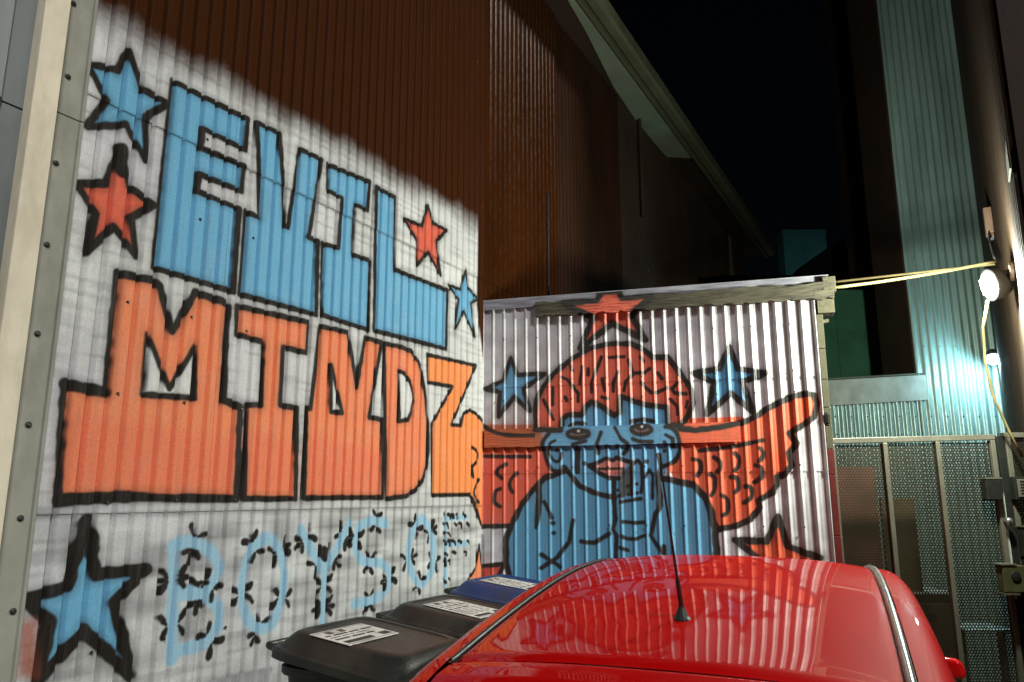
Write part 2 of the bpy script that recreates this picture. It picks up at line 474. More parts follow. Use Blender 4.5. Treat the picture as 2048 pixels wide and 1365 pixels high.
S5 = W_([(168,1045),(187,1150),(288,1138),(224,1205),(258,1352),(164,1262),(72,1358),(95,1245),(52,1200),(130,1172)])
for p, c, w in ((S1, BLUE, .030), (S2, CORAL, .031), (S3, CORAL, .024), (S4, BLUE, .020), (S5, BLUE, .046)):
    mural.fill(p, c); mural.outline(p, w, BLACK, .28)
mural.stroke(W_([(168,1045),(180,1100)]), .060, BLACK); mural.stroke(W_([(236,302),(238,345)]), .06, BLACK)
tri = W_([(954,1091),(962,1160),(966,1175),(925,1180),(945,1140)])
mural.fill(tri, ORANGE); mural.stroke(W_([(962,1150),(954,1091),(948,1135),(925,1172)]), .02, BLACK)
mural.fill(W_([(32,1240),(66,1246),(66,1352),(34,1350)]), (.38, .10, .06), .03, .8)
# feather ticks by the corner
for a in ([(940,895),(950,905),(950,918)], [(948,925),(940,935),(942,955)], [(953,960),(943,985),(953,1005)], [(935,990),(948,1012),(957,1047)]):
    mural.stroke(W_(a), .022, BLACK, smooth=True)
# BOYS OF in pale strokes with leaf marks
LET = [
    [[(343,1092),(339,1318)], [(343,1095),(366,1083),(395,1090),(425,1112),(432,1140),(415,1170),(390,1184),(347,1184)], [(347,1186),(400,1190),(430,1215),(432,1245),(420,1270),(395,1290),(345,1303)]],
    [[(527,1076),(498,1100),(484,1145),(480,1188),(488,1230),(512,1256),(538,1248),(556,1212),(563,1160),(559,1115),(545,1085),(527,1076)]],
    [[(599,1059),(618,1100),(643,1140)], [(694,1049),(668,1100),(645,1138)], [(645,1140),(642,1245)]],
    [[(769,1047),(737,1043),(712,1060),(707,1095),(722,1122),(763,1129),(775,1156),(766,1183),(740,1200),(704,1208)]],
    [[(840,1035),(821,1065),(812,1105),(820,1145),(837,1168),(858,1145),(864,1100),(855,1058),(840,1035)]],
    [[(886,1036),(886,1168)], [(886,1037),(930,1035)], [(887,1089),(930,1087)]],
]
for li, let in enumerate(LET):
    for path in let:
        mural.stroke(W_(path), (.047 if li < 5 else .03), PALE, smooth=True, soft=.012, alpha=1.)
r_ = random.Random(4)
for li, let in enumerate(LET[:5]):
    for path in let:
        P = catmull(W_(path)); seg = np.hypot(*np.diff(P, axis=0).T); cum = np.r_[0, np.cumsum(seg)]
        step = .215 if li < 2 else .20
        n = max(2, int(round(cum[-1] / step)))
        for k in range(n):
            t = (k + .35) / n * cum[-1]
            j = min(np.searchsorted(cum, t), len(P) - 1); i0 = max(j - 1, 0)
            tan = P[j] - P[i0]; tan = tan / (np.hypot(*tan) + 1e-9); nor = np.array([-tan[1], tan[0]])
            for sd in (-1, 1):
                base = P[j] + nor * sd * .022
                lean = r_.uniform(-.15, .15); full = r_.random() < .25
                for sg in ((-1, 0, 1) if full else (-1, 1)):
                    d = nor * sd * (.55 if sg else 1.) + tan * (sg * .75 + lean); d = d / np.hypot(*d)
                    l = .028 + r_.random() * .017; w_ = .020 + r_.random() * .008
                    b0 = base + d * .010
                    mural.stroke([b0, b0 + d * l * .5], w_ * .55, BLACK, soft=.005, wob=.3)
                    mural.stroke([b0 + d * l * .45, b0 + d * l], w_, BLACK, soft=.006, wob=.4)
for (y0, xs) in ((1029, (884, 892, 899, 908, 922)), (1047, (882, 890, 905, 916, 930)), (1066, (883, 891)), (1082, (883, 892, 902, 915, 930)), (1104, (885, 903, 926)), (1122, (884, 892)), (1157, (883, 893))):
    for x in xs:
        q = [(x, y0), (x + r_.uniform(1, 4), y0 + r_.uniform(-5, 4)), (x + r_.uniform(2, 6), y0 + r_.uniform(2, 9))]
        mural.stroke(W_(q), .014 + r_.random() * .01, BLACK, soft=.005)

ZTOP = lambda s: 3.49 + .02 * (s + 2.85)
def paint_wall(s, z):
    rgb = np.empty(s.shape + (3,)); rgb[:] = BARE
    al = np.zeros(s.shape)
    edge = ZTOP(s) + .022 * (vnoise(s, z * 0, .05, 21) - .5) + .05 * (vnoise(s, z, .12, 22) - .5) + .015 * (vnoise(s, z, .015, 23) - .5)
    a = (1 - sstep(-.13, .08, z - edge)) * (1 - sstep(-.015, .012, s + .10 - .25 * np.clip(2.95 - z, 0, 1)))
    w = np.array(WHITE) * (.80 + .22 * vnoise(s, z, .22, 31) - .10 * vnoise(s, z, .05, 32) * (1 - sstep(1.4, 2.2, z)))[..., None]
    low = 1 - sstep(1.5, 1.75, z)
    w = w * (1 - .42 * low * np.clip(1.7 * vnoise(s, z * 2.5, .16, 34) - .55, 0, 1))[..., None]
    w = w * (1 - .27 * np.clip(2 * vnoise(s * .5, z * 5, .09, 35) - 1, 0, 1))[..., None]
    lil = vnoise(s, z, .5, 33)[..., None] * (1 - sstep(-2.6, -.9, s))[..., None]  # lilac cast of the street light towards the near end, put into the white
    w = w * (1 - lil * np.array([.05, .075, .01]))
    rgb = rgb * (1 - a[..., None]) + w * a[..., None]; al = np.maximum(al, a)
    rgb, al = mural.apply(s, z, rgb, al)
    for zs in (3.155, 1.625):                                  # uneven darker line just below the sheet laps
        k = np.exp(-((z - zs + .012) / .010) ** 2) * (.35 + .4 * vnoise(s, z, .08, 41))
        rgb *= (1 - .55 * k)[..., None]
    return np.concatenate([rgb, al[..., None]], -1)

# ---------------------------------------------------- mural on the shed front
shedp = Canvas()
Q = SHED.poly
A_, B_, C_, D3, D4, Z1, Z2 = (6.0235,1060,680), (7.584,1120,830), (6.5,1180,910), (3.7925,930,820), (3.79,1280,820), (4.267,930,560), (4.267,1300,560)
SB, SO, SR = (.115, .34, .52), (.78, .145, .065), (.72, .14, .08)
wingR = Q([(1361,858),(1391,862),(1438,856),(1486,845),(1517,831),(1534,818),(1562,804),(1591,792),(1612,787),(1628,790),(1635,806),(1628,834),(1612,846),(1578,867),(1594,886),(1578,907),(1583,931),(1570,949),(1554,955),(1554,970),(1546,984),(1517,1002),(1520,1015),(1502,1039),(1475,1052),(1436,1060),(1380,1000),(1330,930)])
shedp.fill(wingR, SO); 
wingL = Q([(958,846),(983,862),(1017,871),(1067,872),(1110,960),(1022,1052),(958,1054)])
shedp.fill(wingL, (.74, .14, .085))
shedp.fill(Q([(1361,838),(1484,834),(1484,882),(1361,892)]), SO)
shedp.fill(Q([(958,850),(1082,850),(1090,900),(958,902)]), (.42, .11, .04), .012, .9)
body = Q([(1128,945),(1088,957),(1067,978),(1043,1010),(1022,1052),(1012,1078),(1012,1123),(1020,1165),(1040,1240),(1436,1240),(1434,1113),(1428,1057),(1422,1023),(1409,994),(1386,970),(1325,957),(1300,900),(1160,900)])
shedp.fill(body, SB)
face = Q([(1125,835),(1136,825),(1171,813),(1202,806),(1240,794),(1300,806),(1334,815),(1345,862),(1358,866),(1362,890),(1354,918),(1333,933),(1326,960),(1320,1000),(1228,994),(1188,986),(1159,973),(1130,943),(1101,939),(1088,912),(1086,886),(1099,866),(1120,862)])
shedp.fill(face, (.13, .36, .57))
shedp.fill(Q([(1118,945),(1180,990),(1245,1002),(1320,1000),(1330,1115),(1240,1120),(1160,1060)]), SB)
hair = Q([(1073,860),(1070,830),(1073,801),(1085,776),(1108,747),(1148,715),(1178,698),(1221,688),(1263,688),(1289,701),(1305,715),(1335,715),(1352,736),(1366,755),(1382,778),(1386,804),(1377,830),(1361,852),(1336,850),(1334,815),(1296,811),(1270,804),(1242,794),(1238,825),(1228,832),(1202,813),(1183,804),(1171,813),(1164,830),(1136,830),(1125,839),(1121,862)])
shedp.fill(hair, SR)
shedp.outline(hair, .034, BLACK, .3)
for pl in ([(270,580),(270,780)],[(160,720),(280,960)],[(420,690),(440,730)],[(380,450),(450,480),(580,650),(580,740)],[(490,310),(510,370)],[(630,330),(600,530)],[(700,350),(700,420)],[(860,210),(740,520),(745,630)],[(950,215),(1130,205)],[(870,470),(900,610)],[(1060,390),(1000,530),(1000,620)],[(1190,250),(1240,400),(1380,400),(1440,350)],[(1240,420),(1150,510),(1130,610)],[(870,690),(930,710)],[(1330,210),(1370,260)],[(1340,520),(1460,640)],[(1520,640),(1650,580)],[(1540,400),(1590,470)],[(1780,520),(1710,590),(1740,640),(1880,650)],[(1690,720),(1770,800),(1780,900)],[(1900,740),(1880,810)]):
    shedp.stroke(Q(pl, A_), .022, BLACK)
# stars on the shed
ST = Q([(1202,586),(1237,584),(1246,600),(1305,596),(1262,632),(1291,680),(1224,648),(1160,697),(1186,637),(1130,612),(1195,604)])
shedp.fill(ST, SR); shedp.outline(ST, .040, BLACK, .35)
SL = Q([(1021,717),(1035,750),(1089,748),(1047,778),(1059,822),(1028,794),(997,834),(999,785),(970,778),(1007,762)])
SRr = Q([(1459,695),(1476,738),(1532,747),(1485,764),(1506,825),(1462,787),(1414,829),(1429,766),(1386,747),(1438,738)])
SX = Q([(1469,1080),(1533,1084),(1556,1034),(1576,1094),(1641,1116),(1590,1150),(1600,1210),(1545,1170),(1490,1205),(1515,1116)])
for p, c, w in ((SL, (.14,.38,.60), .030), (SRr, (.10,.30,.50), .036), (SX, SO, .038)):
    shedp.fill(p, c); shedp.outline(p, w, BLACK, .3)
tl = Q([(955,1140),(1009,1128),(991,1163),(975,1190),(955,1190)])
shedp.fill(tl, (.60, .09, .06)); shedp.stroke(Q([(958,1134),(1009,1128),(985,1175)]), .028, BLACK)
# wing outlines and feathers
shedp.stroke(Q([(1361,858),(1391,862),(1438,856),(1486,845),(1517,831),(1534,818),(1562,804),(1591,792),(1612,787),(1628,790),(1635,806),(1628,834),(1612,846),(1578,867),(1594,886),(1578,907),(1583,931),(1570,949),(1554,955),(1554,970),(1546,984),(1517,1002),(1520,1015),(1502,1039),(1475,1052),(1436,1060)]), .036, BLACK)
shedp.stroke(Q([(958,846),(983,862),(1017,871),(1067,872)]), .026, BLACK, smooth=True)
shedp.stroke(Q([(958,1054),(1022,1052)]), .030, BLACK)
shedp.stroke(Q([(961,1075),(962,1165)]), .04, BLACK, alpha=.6)
for pl in ([(450,310),(700,280),(930,230)],[(400,375),(450,390),(460,450),(435,500)],[(560,360),(600,390),(610,440),(585,470)],[(720,330),(750,370),(745,430),(720,460)],[(910,290),(935,330),(920,370),(900,390)],[(875,420),(920,440),(920,510),(865,550)],[(530,490),(565,510),(565,600),(540,650)],[(690,510),(735,520),(745,590),(720,625)],[(800,580),(840,590),(845,660),(790,705)],[(620,650),(660,680),(665,770),(630,800)]):
    shedp.stroke(Q(pl, D4), .026, BLACK, smooth=True)
for pl in ([(150,350),(300,355),(490,355)],[(310,415),(260,440),(240,480),(280,520)],[(395,480),(345,530),(340,590),(360,625)],[(265,600),(230,620),(225,700),(265,735)]):
    shedp.stroke(Q(pl, D3), .024, BLACK, smooth=True)
# body and face lines
shedp.stroke(Q([(1128,943),(1088,957),(1067,978),(1043,1010),(1022,1052),(1012,1078),(1012,1123),(1020,1165),(1036,1200)]), .036, BLACK)
shedp.stroke(Q([(1325,957),(1386,970),(1409,994),(1422,1023),(1430,1057),(1434,1120),(1436,1180)]), .042, BLACK)
shedp.stroke(Q([(1099,868),(1087,886),(1090,912),(1103,939),(1120,944),(1130,941)]), .028, BLACK, smooth=True)
shedp.stroke(Q([(1128,935),(1159,973),(1188,986),(1228,996)]), .032, BLACK)
shedp.stroke(Q([(690,235),(650,260),(640,330),(680,390),(720,380),(735,330)], D3), .018, BLACK, smooth=True)
shedp.dot(Q([(700,305)], D3)[0], .014, BLACK)
for pl in ([(1600,190),(1720,220),(1800,350),(1815,550),(1740,700),(1570,780)],): shedp.stroke(Q(pl, B_), .026, BLACK, smooth=True)
for pl in ([(1610,310),(1710,370),(1720,480)],[(1590,420),(1610,460)],[(1490,610),(1530,800),(1490,1000),(1530,1365)],[(630,270),(570,430),(580,580)],[(840,200),(930,370),(1030,440),(1020,530),(960,590)],[(1110,370),(1200,410),(1400,410)],[(200,455),(400,400)]):
    shedp.stroke(Q(pl, B_), .024, BLACK)
for c, r in (((710,490),.014),((870,480),.014),((370,740),.013),((1310,710),.015),((1585,550),.010)): shedp.dot(Q([c], B_)[0], r, BLACK)
def ell(cx, cy, rx, ry, sc, n=20): return Q([(cx + rx * math.cos(2*math.pi*k/n), cy + ry * math.sin(2*math.pi*k/n)) for k in range(n)], sc)
for cx, cy, rx, ry in ((285,295,165,62),(1240,230,150,72)):
    shedp.fill(ell(cx, cy, rx, ry, B_), (.20, .13, .11)); shedp.outline(ell(cx, cy, rx, ry, B_), .027, BLACK, .2)
    shedp.fill(ell(cx, cy - 25, rx * .55, ry * .5, B_), BLACK); shedp.fill(ell(cx + 5, cy - 45, 18, 16, B_), (.6,.6,.55))
shedp.stroke(Q([(150,165),(250,125),(370,135)], B_), .026, BLACK); shedp.stroke(Q([(1090,100),(1250,72),(1410,98)], B_), .028, BLACK)
shedp.fill(Q([(540,760),(700,690),(860,685),(1010,740),(930,900),(800,940),(600,860)], B_), (.62, .24, .20))
shedp.stroke(Q([(440,770),(560,735),(700,660),(800,690),(860,650),(1000,700),(1090,720)], B_), .026, BLACK)
shedp.stroke(Q([(440,770),(600,890),(750,960),(920,965)], B_), .026, BLACK); shedp.stroke(Q([(570,820),(960,815)], B_), .016, BLACK)
shedp.fill(Q([(440,770),(560,740),(560,860),(500,830)], B_), BLACK)
shedp.stroke(Q([(265,510),(262,860)], B_), .034, BLACK)
shedp.fill(Q([(960,850),(1080,760),(1080,1220),(960,1240)], B_), (.10, .13, .13))
for pl in ([(1090,1200),(1095,760),(1180,690),(1240,760),(1250,1000),(1230,1180)],[(1290,950),(1350,835),(1405,920),(1400,1270)],[(950,850),(945,1240)],[(1080,760),(1080,1220)]):
    shedp.stroke(Q(pl, B_), .020, BLACK)
for pl in ([(310,330),(310,600),(330,830),(300,970),(340,1050),(330,1500)],[(900,0),(920,150),(880,350),(920,550),(900,700),(850,770),(820,900),(790,1050),(850,1150),(960,1300)],):
    shedp.stroke(Q(pl, C_), .026, BLACK)
for pl in ([(400,615),(660,570)],[(430,870),(570,885),(700,880)],[(410,1060),(480,1095),(600,1095),(710,1050)],[(390,1210),(490,1245)],[(960,1190),(975,1330)]):
    shedp.stroke(Q(pl, C_), .022, BLACK)
for c in ((485,410),(500,515),(605,380),(610,495),(360,460),(370,535)): shedp.dot(Q([c], C_)[0], .010, BLACK)
for pl in ([(565,570),(570,700),(540,890)],[(600,700),(660,820)],[(820,840),(790,1000),(700,1120),(580,1200)],[(580,1100),(720,1190)],[(880,1000),(980,1010),(1095,940)]):
    shedp.stroke(Q(pl, D3), .026, BLACK)
shedp.stroke(Q([(560,600),(545,850)], D3), .034, BLACK)
for c in ((665,860),(670,935)): shedp.dot(Q([c], D3)[0], .015, BLACK)

def paint_shed(s, z, base=None, white=None):
    rgb = np.empty(s.shape + (3,))
    if base is None:
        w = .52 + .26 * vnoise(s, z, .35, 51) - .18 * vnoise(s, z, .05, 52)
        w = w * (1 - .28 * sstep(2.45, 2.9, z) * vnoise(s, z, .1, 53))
        rgb[:] = w[..., None] * np.array([1.0, .975, 1.0])
        # smoky overspray beside the painted shapes
    else:
        rgb[:] = np.array(base) * (.55 + .8 * vnoise(s * .3, z * 3, .03, 54))[..., None]
    al = np.full(s.shape, .35 if base is None else 0.)
    rgb, al = shedp.apply(s, z, rgb, al)
    return np.concatenate([rgb, al[..., None]], -1)

# ------------------------------------------------------------------ corrugated sheets
def zlist(z0, z1, fine0, fine1, dz):
    a = [z0] if z0 < fine0 else []
    lo, hi = max(z0, fine0), min(z1, fine1)
    if hi > lo: a += list(np.linspace(lo, hi, max(2, int((hi - lo) / dz) + 1)))
    if z1 > fine1: a += ([fine1] if z0 < fine1 and not a else []) + list(np.linspace(max(fine1, z0), z1, 4)[(1 if a else 0):])
    if z0 < fine0 and z1 <= fine0: a = [z0, z1]
    return np.array(sorted(set(np.round(a, 5))))
def corr_off(s, pitch, amp, s0, kind='sin'):
    ph = 2 * np.pi * (s - s0) / pitch
    if kind == 'sin': return amp * np.cos(ph)
    v = .5 - .5 * np.cos(ph)
    if kind == 'ridge':                            # flat pans with narrow raised ribs
        return amp * (2 * (1 - v) ** 4.5 - 1) + amp * .12 * np.cos(3 * ph)
    # broad crowns, deep narrow valleys, a faint second crease
    return amp * (1 - 2 * v ** 11) - amp * .14 * np.exp(-((((s - s0) / pitch) % 1 - .16) / .045) ** 2)
def sheet(fr, s0, s1, zs, ds, pitch, amp, ph0, m, parent, paint=None, lift=0., name='corrugated_sheet', wav=.0015, flip=False, kind='sin'):
    s = np.linspace(s0, s1, max(3, int((s1 - s0) / ds) + 1))
    S, Z = np.meshgrid(s, zs, indexing='ij')
    o = corr_off(S, pitch, amp, ph0, kind) + lift + wav * (vnoise(S, Z, .4, 61) - .5) * 2
    return grid_obj(name, fr.pts(S, o, Z), m, parent, paint(S, Z) if paint else None, flip=flip)

# ================================================================== GROUND
g = MB()
g.add([(-60, -40, 0), (60, -40, 0), (60, 90, 0), (-60, 90, 0)], [(0, 1, 2, 3)])
go = g.build('ground', M['asphalt']); go['kind'] = 'structure'

# ================================================================== THE LONG PAINTED WALL AND ITS BUILDING
PITW, AMPW = .0721, .0145
darkS = WALL.at(545.8, 1075)[0]; PHW = darkS - .47 * PITW
hall = thing('corrugated_building', WALL.pt(-1.4, 0, 0), 'tall brown corrugated iron building with a blue and orange lettered mural along its wall', 'building')
cuts = [-2.885, -2.19, -1.47, -.75, .012]
for r, (za, zb, lift) in enumerate(((.02, 1.632, 0.), (1.618, 3.162, .0035), (3.146, 6.0, .007))):
    zs = zlist(za, zb, .80, 3.72, .0037)
    for k in range(4):
        a, b = cuts[k], cuts[k + 1] + (.010 if k < 3 else 0)
        sheet(WALL, a, b, zs, .0037, PITW, AMPW, PHW, M['mural'], hall, paint_wall, lift + (.0012 if k % 2 else 0), kind='rib')
for (a, b) in ((.0125, .62), (.6205, 1.20)):
    for za, zb, lift in ((.02, 3.16, 0.), (3.146, 6.0, .004)):
        sheet(WALL, a, b, np.linspace(za, zb, 5), .006, PITW, AMPW, PHW, M['brown'], hall, None, lift, kind='rib')
for k in range(5):
    a = 1.205 + k * 1.6
    sheet(WALL, a, a + 1.598, np.linspace(.02, 6.0, 6), .007, .0762, .007, PHW, M['brown_dim'] if k == 0 else M['brown_matt'], hall, None, -.012)
# upper wall above the frame, building mass behind, roof, eave
MB().fbox(WALL, -2.9, 9.3, -6.0, -.10, 0.0, 6.25).build('wall_core', M['brown_matt'], hall)
MB().fbox(WALL, -4.5, 9.4, -.08, .34, 5.955, 5.985).build('soffit_board', M['brown_matt'], hall)
sp = MB()
pp = []
for (x, y) in ((1135,0),(1165,70),(1210,170),(1262,275),(1290,335),(1375,320),(1160,0)):
    pass
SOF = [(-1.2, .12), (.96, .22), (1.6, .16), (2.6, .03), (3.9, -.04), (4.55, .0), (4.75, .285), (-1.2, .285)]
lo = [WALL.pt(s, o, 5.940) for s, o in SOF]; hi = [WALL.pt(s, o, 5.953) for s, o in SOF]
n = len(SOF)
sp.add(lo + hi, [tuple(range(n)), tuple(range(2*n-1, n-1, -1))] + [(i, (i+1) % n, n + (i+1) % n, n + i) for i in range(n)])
sp.build('soffit_lit_patch', M['soffit'], hall)  # lamplight on the eave drawn as a paler tapered sheet
MB().fbox(WALL, -4.5, 9.4, .30, .33, 5.90, 6.06).build('fascia_board', M['fascia'], hall)
gut = MB(); prof = [(.335, 6.05), (.335, 5.945), (.36, 5.925), (.43, 5.925), (.455, 5.95), (.46, 6.06), (.452, 6.06), (.445, 5.96), (.35, 5.94), (.345, 6.05)]
v0 = [WALL.pt(-4.5, o, z) for o, z in prof]; v1 = [WALL.pt(9.4, o, z) for o, z in prof]; n = len(prof)
gut.add(v0 + v1, [(i, (i+1) % n, n + (i+1) % n, n + i) for i in range(n)] + [tuple(range(n-1, -1, -1)), tuple(range(n, 2*n))])
gut.build('gutter', M['fascia'], hall)
rf = MB(); rf.hexa([WALL.pt(-4.5, .42, 6.075), WALL.pt(9.4, .42, 6.075), WALL.pt(9.4, -6.2, 8.4), WALL.pt(-4.5, -6.2, 8.4),
                    WALL.pt(-4.5, .42, 6.11), WALL.pt(9.4, .42, 6.11), WALL.pt(9.4, -6.2, 8.44), WALL.pt(-4.5, -6.2, 8.44)])
rf.build('roof', M['darkroof'], hall)
MB().tube([WALL.pt(3.42, .03, 5.94), WALL.pt(3.42, .03, 4.75)], .02, 8).build('downpipe', M['brown_matt'], hall)
MB().tube([WALL.pt(1.0, .025, 4.15), WALL.pt(1.0, .025, 3.35), WALL.pt(1.03, .03, 3.25), WALL.pt(1.3, .03, 3.2)], .012, 6).build('conduit', M['rubber'], hall)
MB().tube([WALL.pt(7.9, -.0, .1), WALL.pt(7.9, .0, 5.9)], .03, 6).build('corner_strip', M['fascia'], hall)
scr = MB()
for zz in (1.66, 3.19, 2.40, 2.05, 1.15, 2.83):
    for k in range(-39, 0, 4):
        s = PHW + k * PITW + round((-1.8 - PHW) / PITW) * 0
        if s < -2.85: continue
        scr.lathe(WALL.pt(s + .001, AMPW + .004, zz + .004 * r_.uniform(-1, 1)), (*WALL.n, 0), [(0, .0065), (.003, .0065), (.006, .004)], 6)
so = scr.build('screw', M['bolt'], hall); so['kind'] = 'stuff'

# ------------------------------------------------------------------ grey wall, square pipe and flashing at the left
gw = thing('grey_metal_wall', WALL.pt(-3.6, 0, 0), 'grey sheet metal wall at the left edge with a bolted flashing strip beside the mural', 'wall')
zseam = 3.03
for za, zb in ((0, zseam - .004), (zseam, 6.2)):
    fl = MB(); fl.fbox(WALL, -2.985, -2.872, .006, .014, za, zb); fl.fbox(WALL, -2.883, -2.872, .0142, .020, za, zb)
    fl.build('flashing_strip', M['flange'], gw, .002)
for k, (x, y) in enumerate(((136,154),(112,327),(94,490),(75,668),(57,850),(41,1037),(26,1223),(147,8))):
    s, z = WALL.at(x, y, .015)
    b = MB(); b.lathe(WALL.pt(s, .0145, z), (*WALL.n, 0), [(0, .0105), (.003, .0105), (.006, .0075), (.0075, .0055)], 10)
    b.build('bolt', M['bolt'], gw, smooth=False)
P_ = []
prof = [(-4.6, 0), (-3.62, 0), (-3.60, .022), (-3.52, .022), (-3.50, 0), (-3.24, 0), (-3.225, .022), (-3.16, .022), (-3.145, 0), (-3.06, 0)]
for za, zb in ((0, 2.985), (2.990, 6.2)):
    S = np.array([[a] * 2 for a, o in prof]); O = np.array([[o + (.004 if za else 0)] * 2 for a, o in prof]); Z = np.array([[za, zb]] * len(prof))
    q = MB(); pts = WALL.pts(S, O, Z).reshape(-1, 3); n = len(prof)
    q.add(pts, [(2*i, 2*i+2, 2*i+3, 2*i+1) for i in range(n-1)])
    q.build('wall_panel', M['grey_panel'], gw)
MB().fbox(WALL, -4.7, -2.9, -.5, -.02, 0, 6.2).build('wall_core', M['grey_panel'], gw)
pipe = thing('square_downpipe', WALL.pt(-3.05, .04, 0), 'cream square downpipe running up the left edge beside the bolted flashing', 'downpipe')
pb = MB(); pb.fbox(WALL, -3.085, -3.0, .018, .075, 0.0, 6.3); pb.build('pipe', M['cream'], pipe, .004)
for z in (.4, 4.4):
    b = MB(); b.fbox(WALL, -3.10, -2.975, .0185, .0225, z, z + .05); b.fbox(WALL, -3.0885, -2.9965, .0755, .0775, z, z + .03)
    b.build('bracket', M['cream'], pipe)

# ================================================================== THE SHED
sh = thing('corrugated_shed', SHED.pt(1.08, -.6, 0), 'low corrugated iron shed with a blue winged cherub painted on its front', 'shed')
PITS, AMPS = .0764, .0078
s_r = SHED.at(1330.6, 655)[0]; PHS = s_r - .12 * PITS
for r, (za, zb, lift) in enumerate(((.02, 1.832, 0.), (1.822, 2.40, .0032), (2.392, 2.965, .0064))):
    zs = zlist(za, zb, .98, 2.96, .0040)
    cs = [.008, .72, 1.45, 2.150]
    for k in range(3):
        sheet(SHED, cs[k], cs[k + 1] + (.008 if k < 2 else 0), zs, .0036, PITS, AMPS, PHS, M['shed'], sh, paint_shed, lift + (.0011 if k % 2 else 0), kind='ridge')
def painted_board(name, s0, s1, o0, o1, za, zb, slope, parent, base, ragged=0., m=None, n_=.0045):
    s = np.linspace(s0, s1, int((s1 - s0) / n_) + 1); t = np.linspace(0, 1, max(4, int((zb - za) / n_) + 1))
    S, T = np.meshgrid(s, t, indexing='ij')
    lo = za + slope * (S - s0) + ragged * (vnoise(S, S * 0, .03, 71) - .6); hi = zb + slope * (S - s0) + ragged * (vnoise(S, S * 0, .05, 72) - .4)
    Z = lo + (hi - lo) * T
    O = o1 + ragged * .5 * (vnoise(S * .25, Z * 4, .02, 73) - .5)
    # front, plus wraps to top, bottom and ends so that the board has real thickness
    S = np.concatenate([S[:, :1], S, S[:, -1:]], 1); Z2 = np.concatenate([Z[:, :1], Z, Z[:, -1:]], 1); O2 = np.concatenate([np.full_like(O[:, :1], o0), O, np.full_like(O[:, :1], o0)], 1)
    S = np.concatenate([S[:1], S, S[-1:]], 0); Z2 = np.concatenate([Z2[:1], Z2, Z2[-1:]], 0); O2 = np.concatenate([np.full_like(O2[:1], o0), O2, np.full_like(O2[:1], o0)], 0)
    o = grid_obj(name, SHED.pts(S, O2, Z2), m or M['board'], parent, paint_shed(S, Z2, base))
    o.data.polygons.foreach_set('use_smooth', np.zeros(len(o.data.polygons), bool))
    return o
# a plank nailed across the face, painted over
painted_board('plank', .03, .372, .009, .026, 1.992, 2.112, .0, sh, (.16, .07, .03), .006)
painted_board('plank', .374, 1.06, .009, .023, 1.995, 2.118, .003, sh, (.30, .28, .28), .002)
painted_board('plank', 1.062, 1.665, .009, .024, 2.000, 2.122, .004, sh, (.30, .26, .22), .002)
painted_board('barge_board', .385, 2.262, .012, .045, 2.862, 2.955, .0035, sh, (.068, .06, .036), .016)
painted_board('roof_flashing', -.03, 2.20, -.02, .020, 2.93, 2.998, .0075, sh, (.27, .265, .30), 0., M['shed'])
fl = MB(); fl.hexa([SHED.pt(-.03, .021, 2.994), SHED.pt(2.24, .021, 3.012), SHED.pt(2.24, -1.6, 3.22), SHED.pt(-.03, -1.6, 3.20),
                    SHED.pt(-.03, .021, 3.000), SHED.pt(2.24, .021, 3.018), SHED.pt(2.24, -1.6, 3.228), SHED.pt(-.03, -1.6, 3.208)])
fl.build('roof', M['galv'], sh)
MB().fbox(SHED, 2.163, 2.262, -.10, .011, 2.78, 2.868).build('beam_end', M['endgrain'], sh, .003)
MB().fbox(SHED, 2.200, 2.275, -.14, .046, 2.905, 3.00).build('beam_end', M['endgrain'], sh, .003)
zz = [2.775, 2.56, 2.37, 2.20, 2.09, 1.95, 1.80, 1.45, .9, .02]
for a, b in zip(zz[1:], zz[:-1]):
    w = .035 + .004 * (a * 7 % 1)
    MB().fbox(SHED, 2.153, 2.153 + w, -.06, .004, a + .002, b - .002).build('corner_block', M['endgrain'] if a > 1.9 else M['rednarrow'], sh, .002)
MB().fbox(SHED, 2.165, 2.225, -.03, -.005, 2.715, 2.735, .01).build('splinter', M['endgrain'], sh)
MB().lathe(SHED.pt(2.165, .0, 2.135), (0, 0, 1), [(-.035, .006), (-.03, .018), (.02, .022), (.035, .01)], 8).build('bracket', M['boxdark'], sh)
MB().fbox(SHED, .012, 2.152, -1.6, -.012, .0, 2.92).build('shed_core', M['brown_matt'], sh)
MB().fbox(SHED, -.018, .006, -.02, .010, 0.0, 2.93).build('corner_strip', M['boxdark'], sh)
scr = MB()
for zz in (1.86, 2.43, 2.30, 2.72, 1.5):
    for k in range(2, 28, 3):
        scr.lathe(SHED.pt(PHS - round((PHS - .03) / PITS) * PITS + k * PITS, AMPS + .004, zz), (*SHED.n, 0), [(0, .006), (.003, .006), (.006, .004)], 6)
so = scr.build('screw', M['bolt'], sh); so['kind'] = 'stuff'

# ================================================================== TEAL BUILDING, RIGHT WALL, FAR BUILDINGS
tb = thing('galvanised_building', TEAL.pt(.4, 0, 0), 'tall galvanised iron wall washed by the cold lamp above the perforated gate', 'building')
for a, b in ((0.0, .40), (.4005, .80)):
    for za, zb, lf in ((.02, 2.80, 0), (2.79, 5.2, .004), (5.19, 8.5, .008)):
        sheet(TEAL, a, b, np.linspace(za, zb, 5), .006, .0762, .0115, .02, M['teal'], tb, None, lf)
for a, b in ((-1.25, -.62), (-.6195, -.002)):
    sheet(TEAL, a, b, np.linspace(.02, 2.60, 5), .006, .0762, .0115, .02, M['teal'], tb, None, -.006)
MB().fbox(TEAL, 0.0, .82, -.65, -.03, 0, 8.5).build('wall_core', M['brown_matt'], tb)
MB().fbox(TEAL, -1.4, .0, -.35, -.03, 0, 2.60).build('low_wall_core', M['brown_matt'], tb)
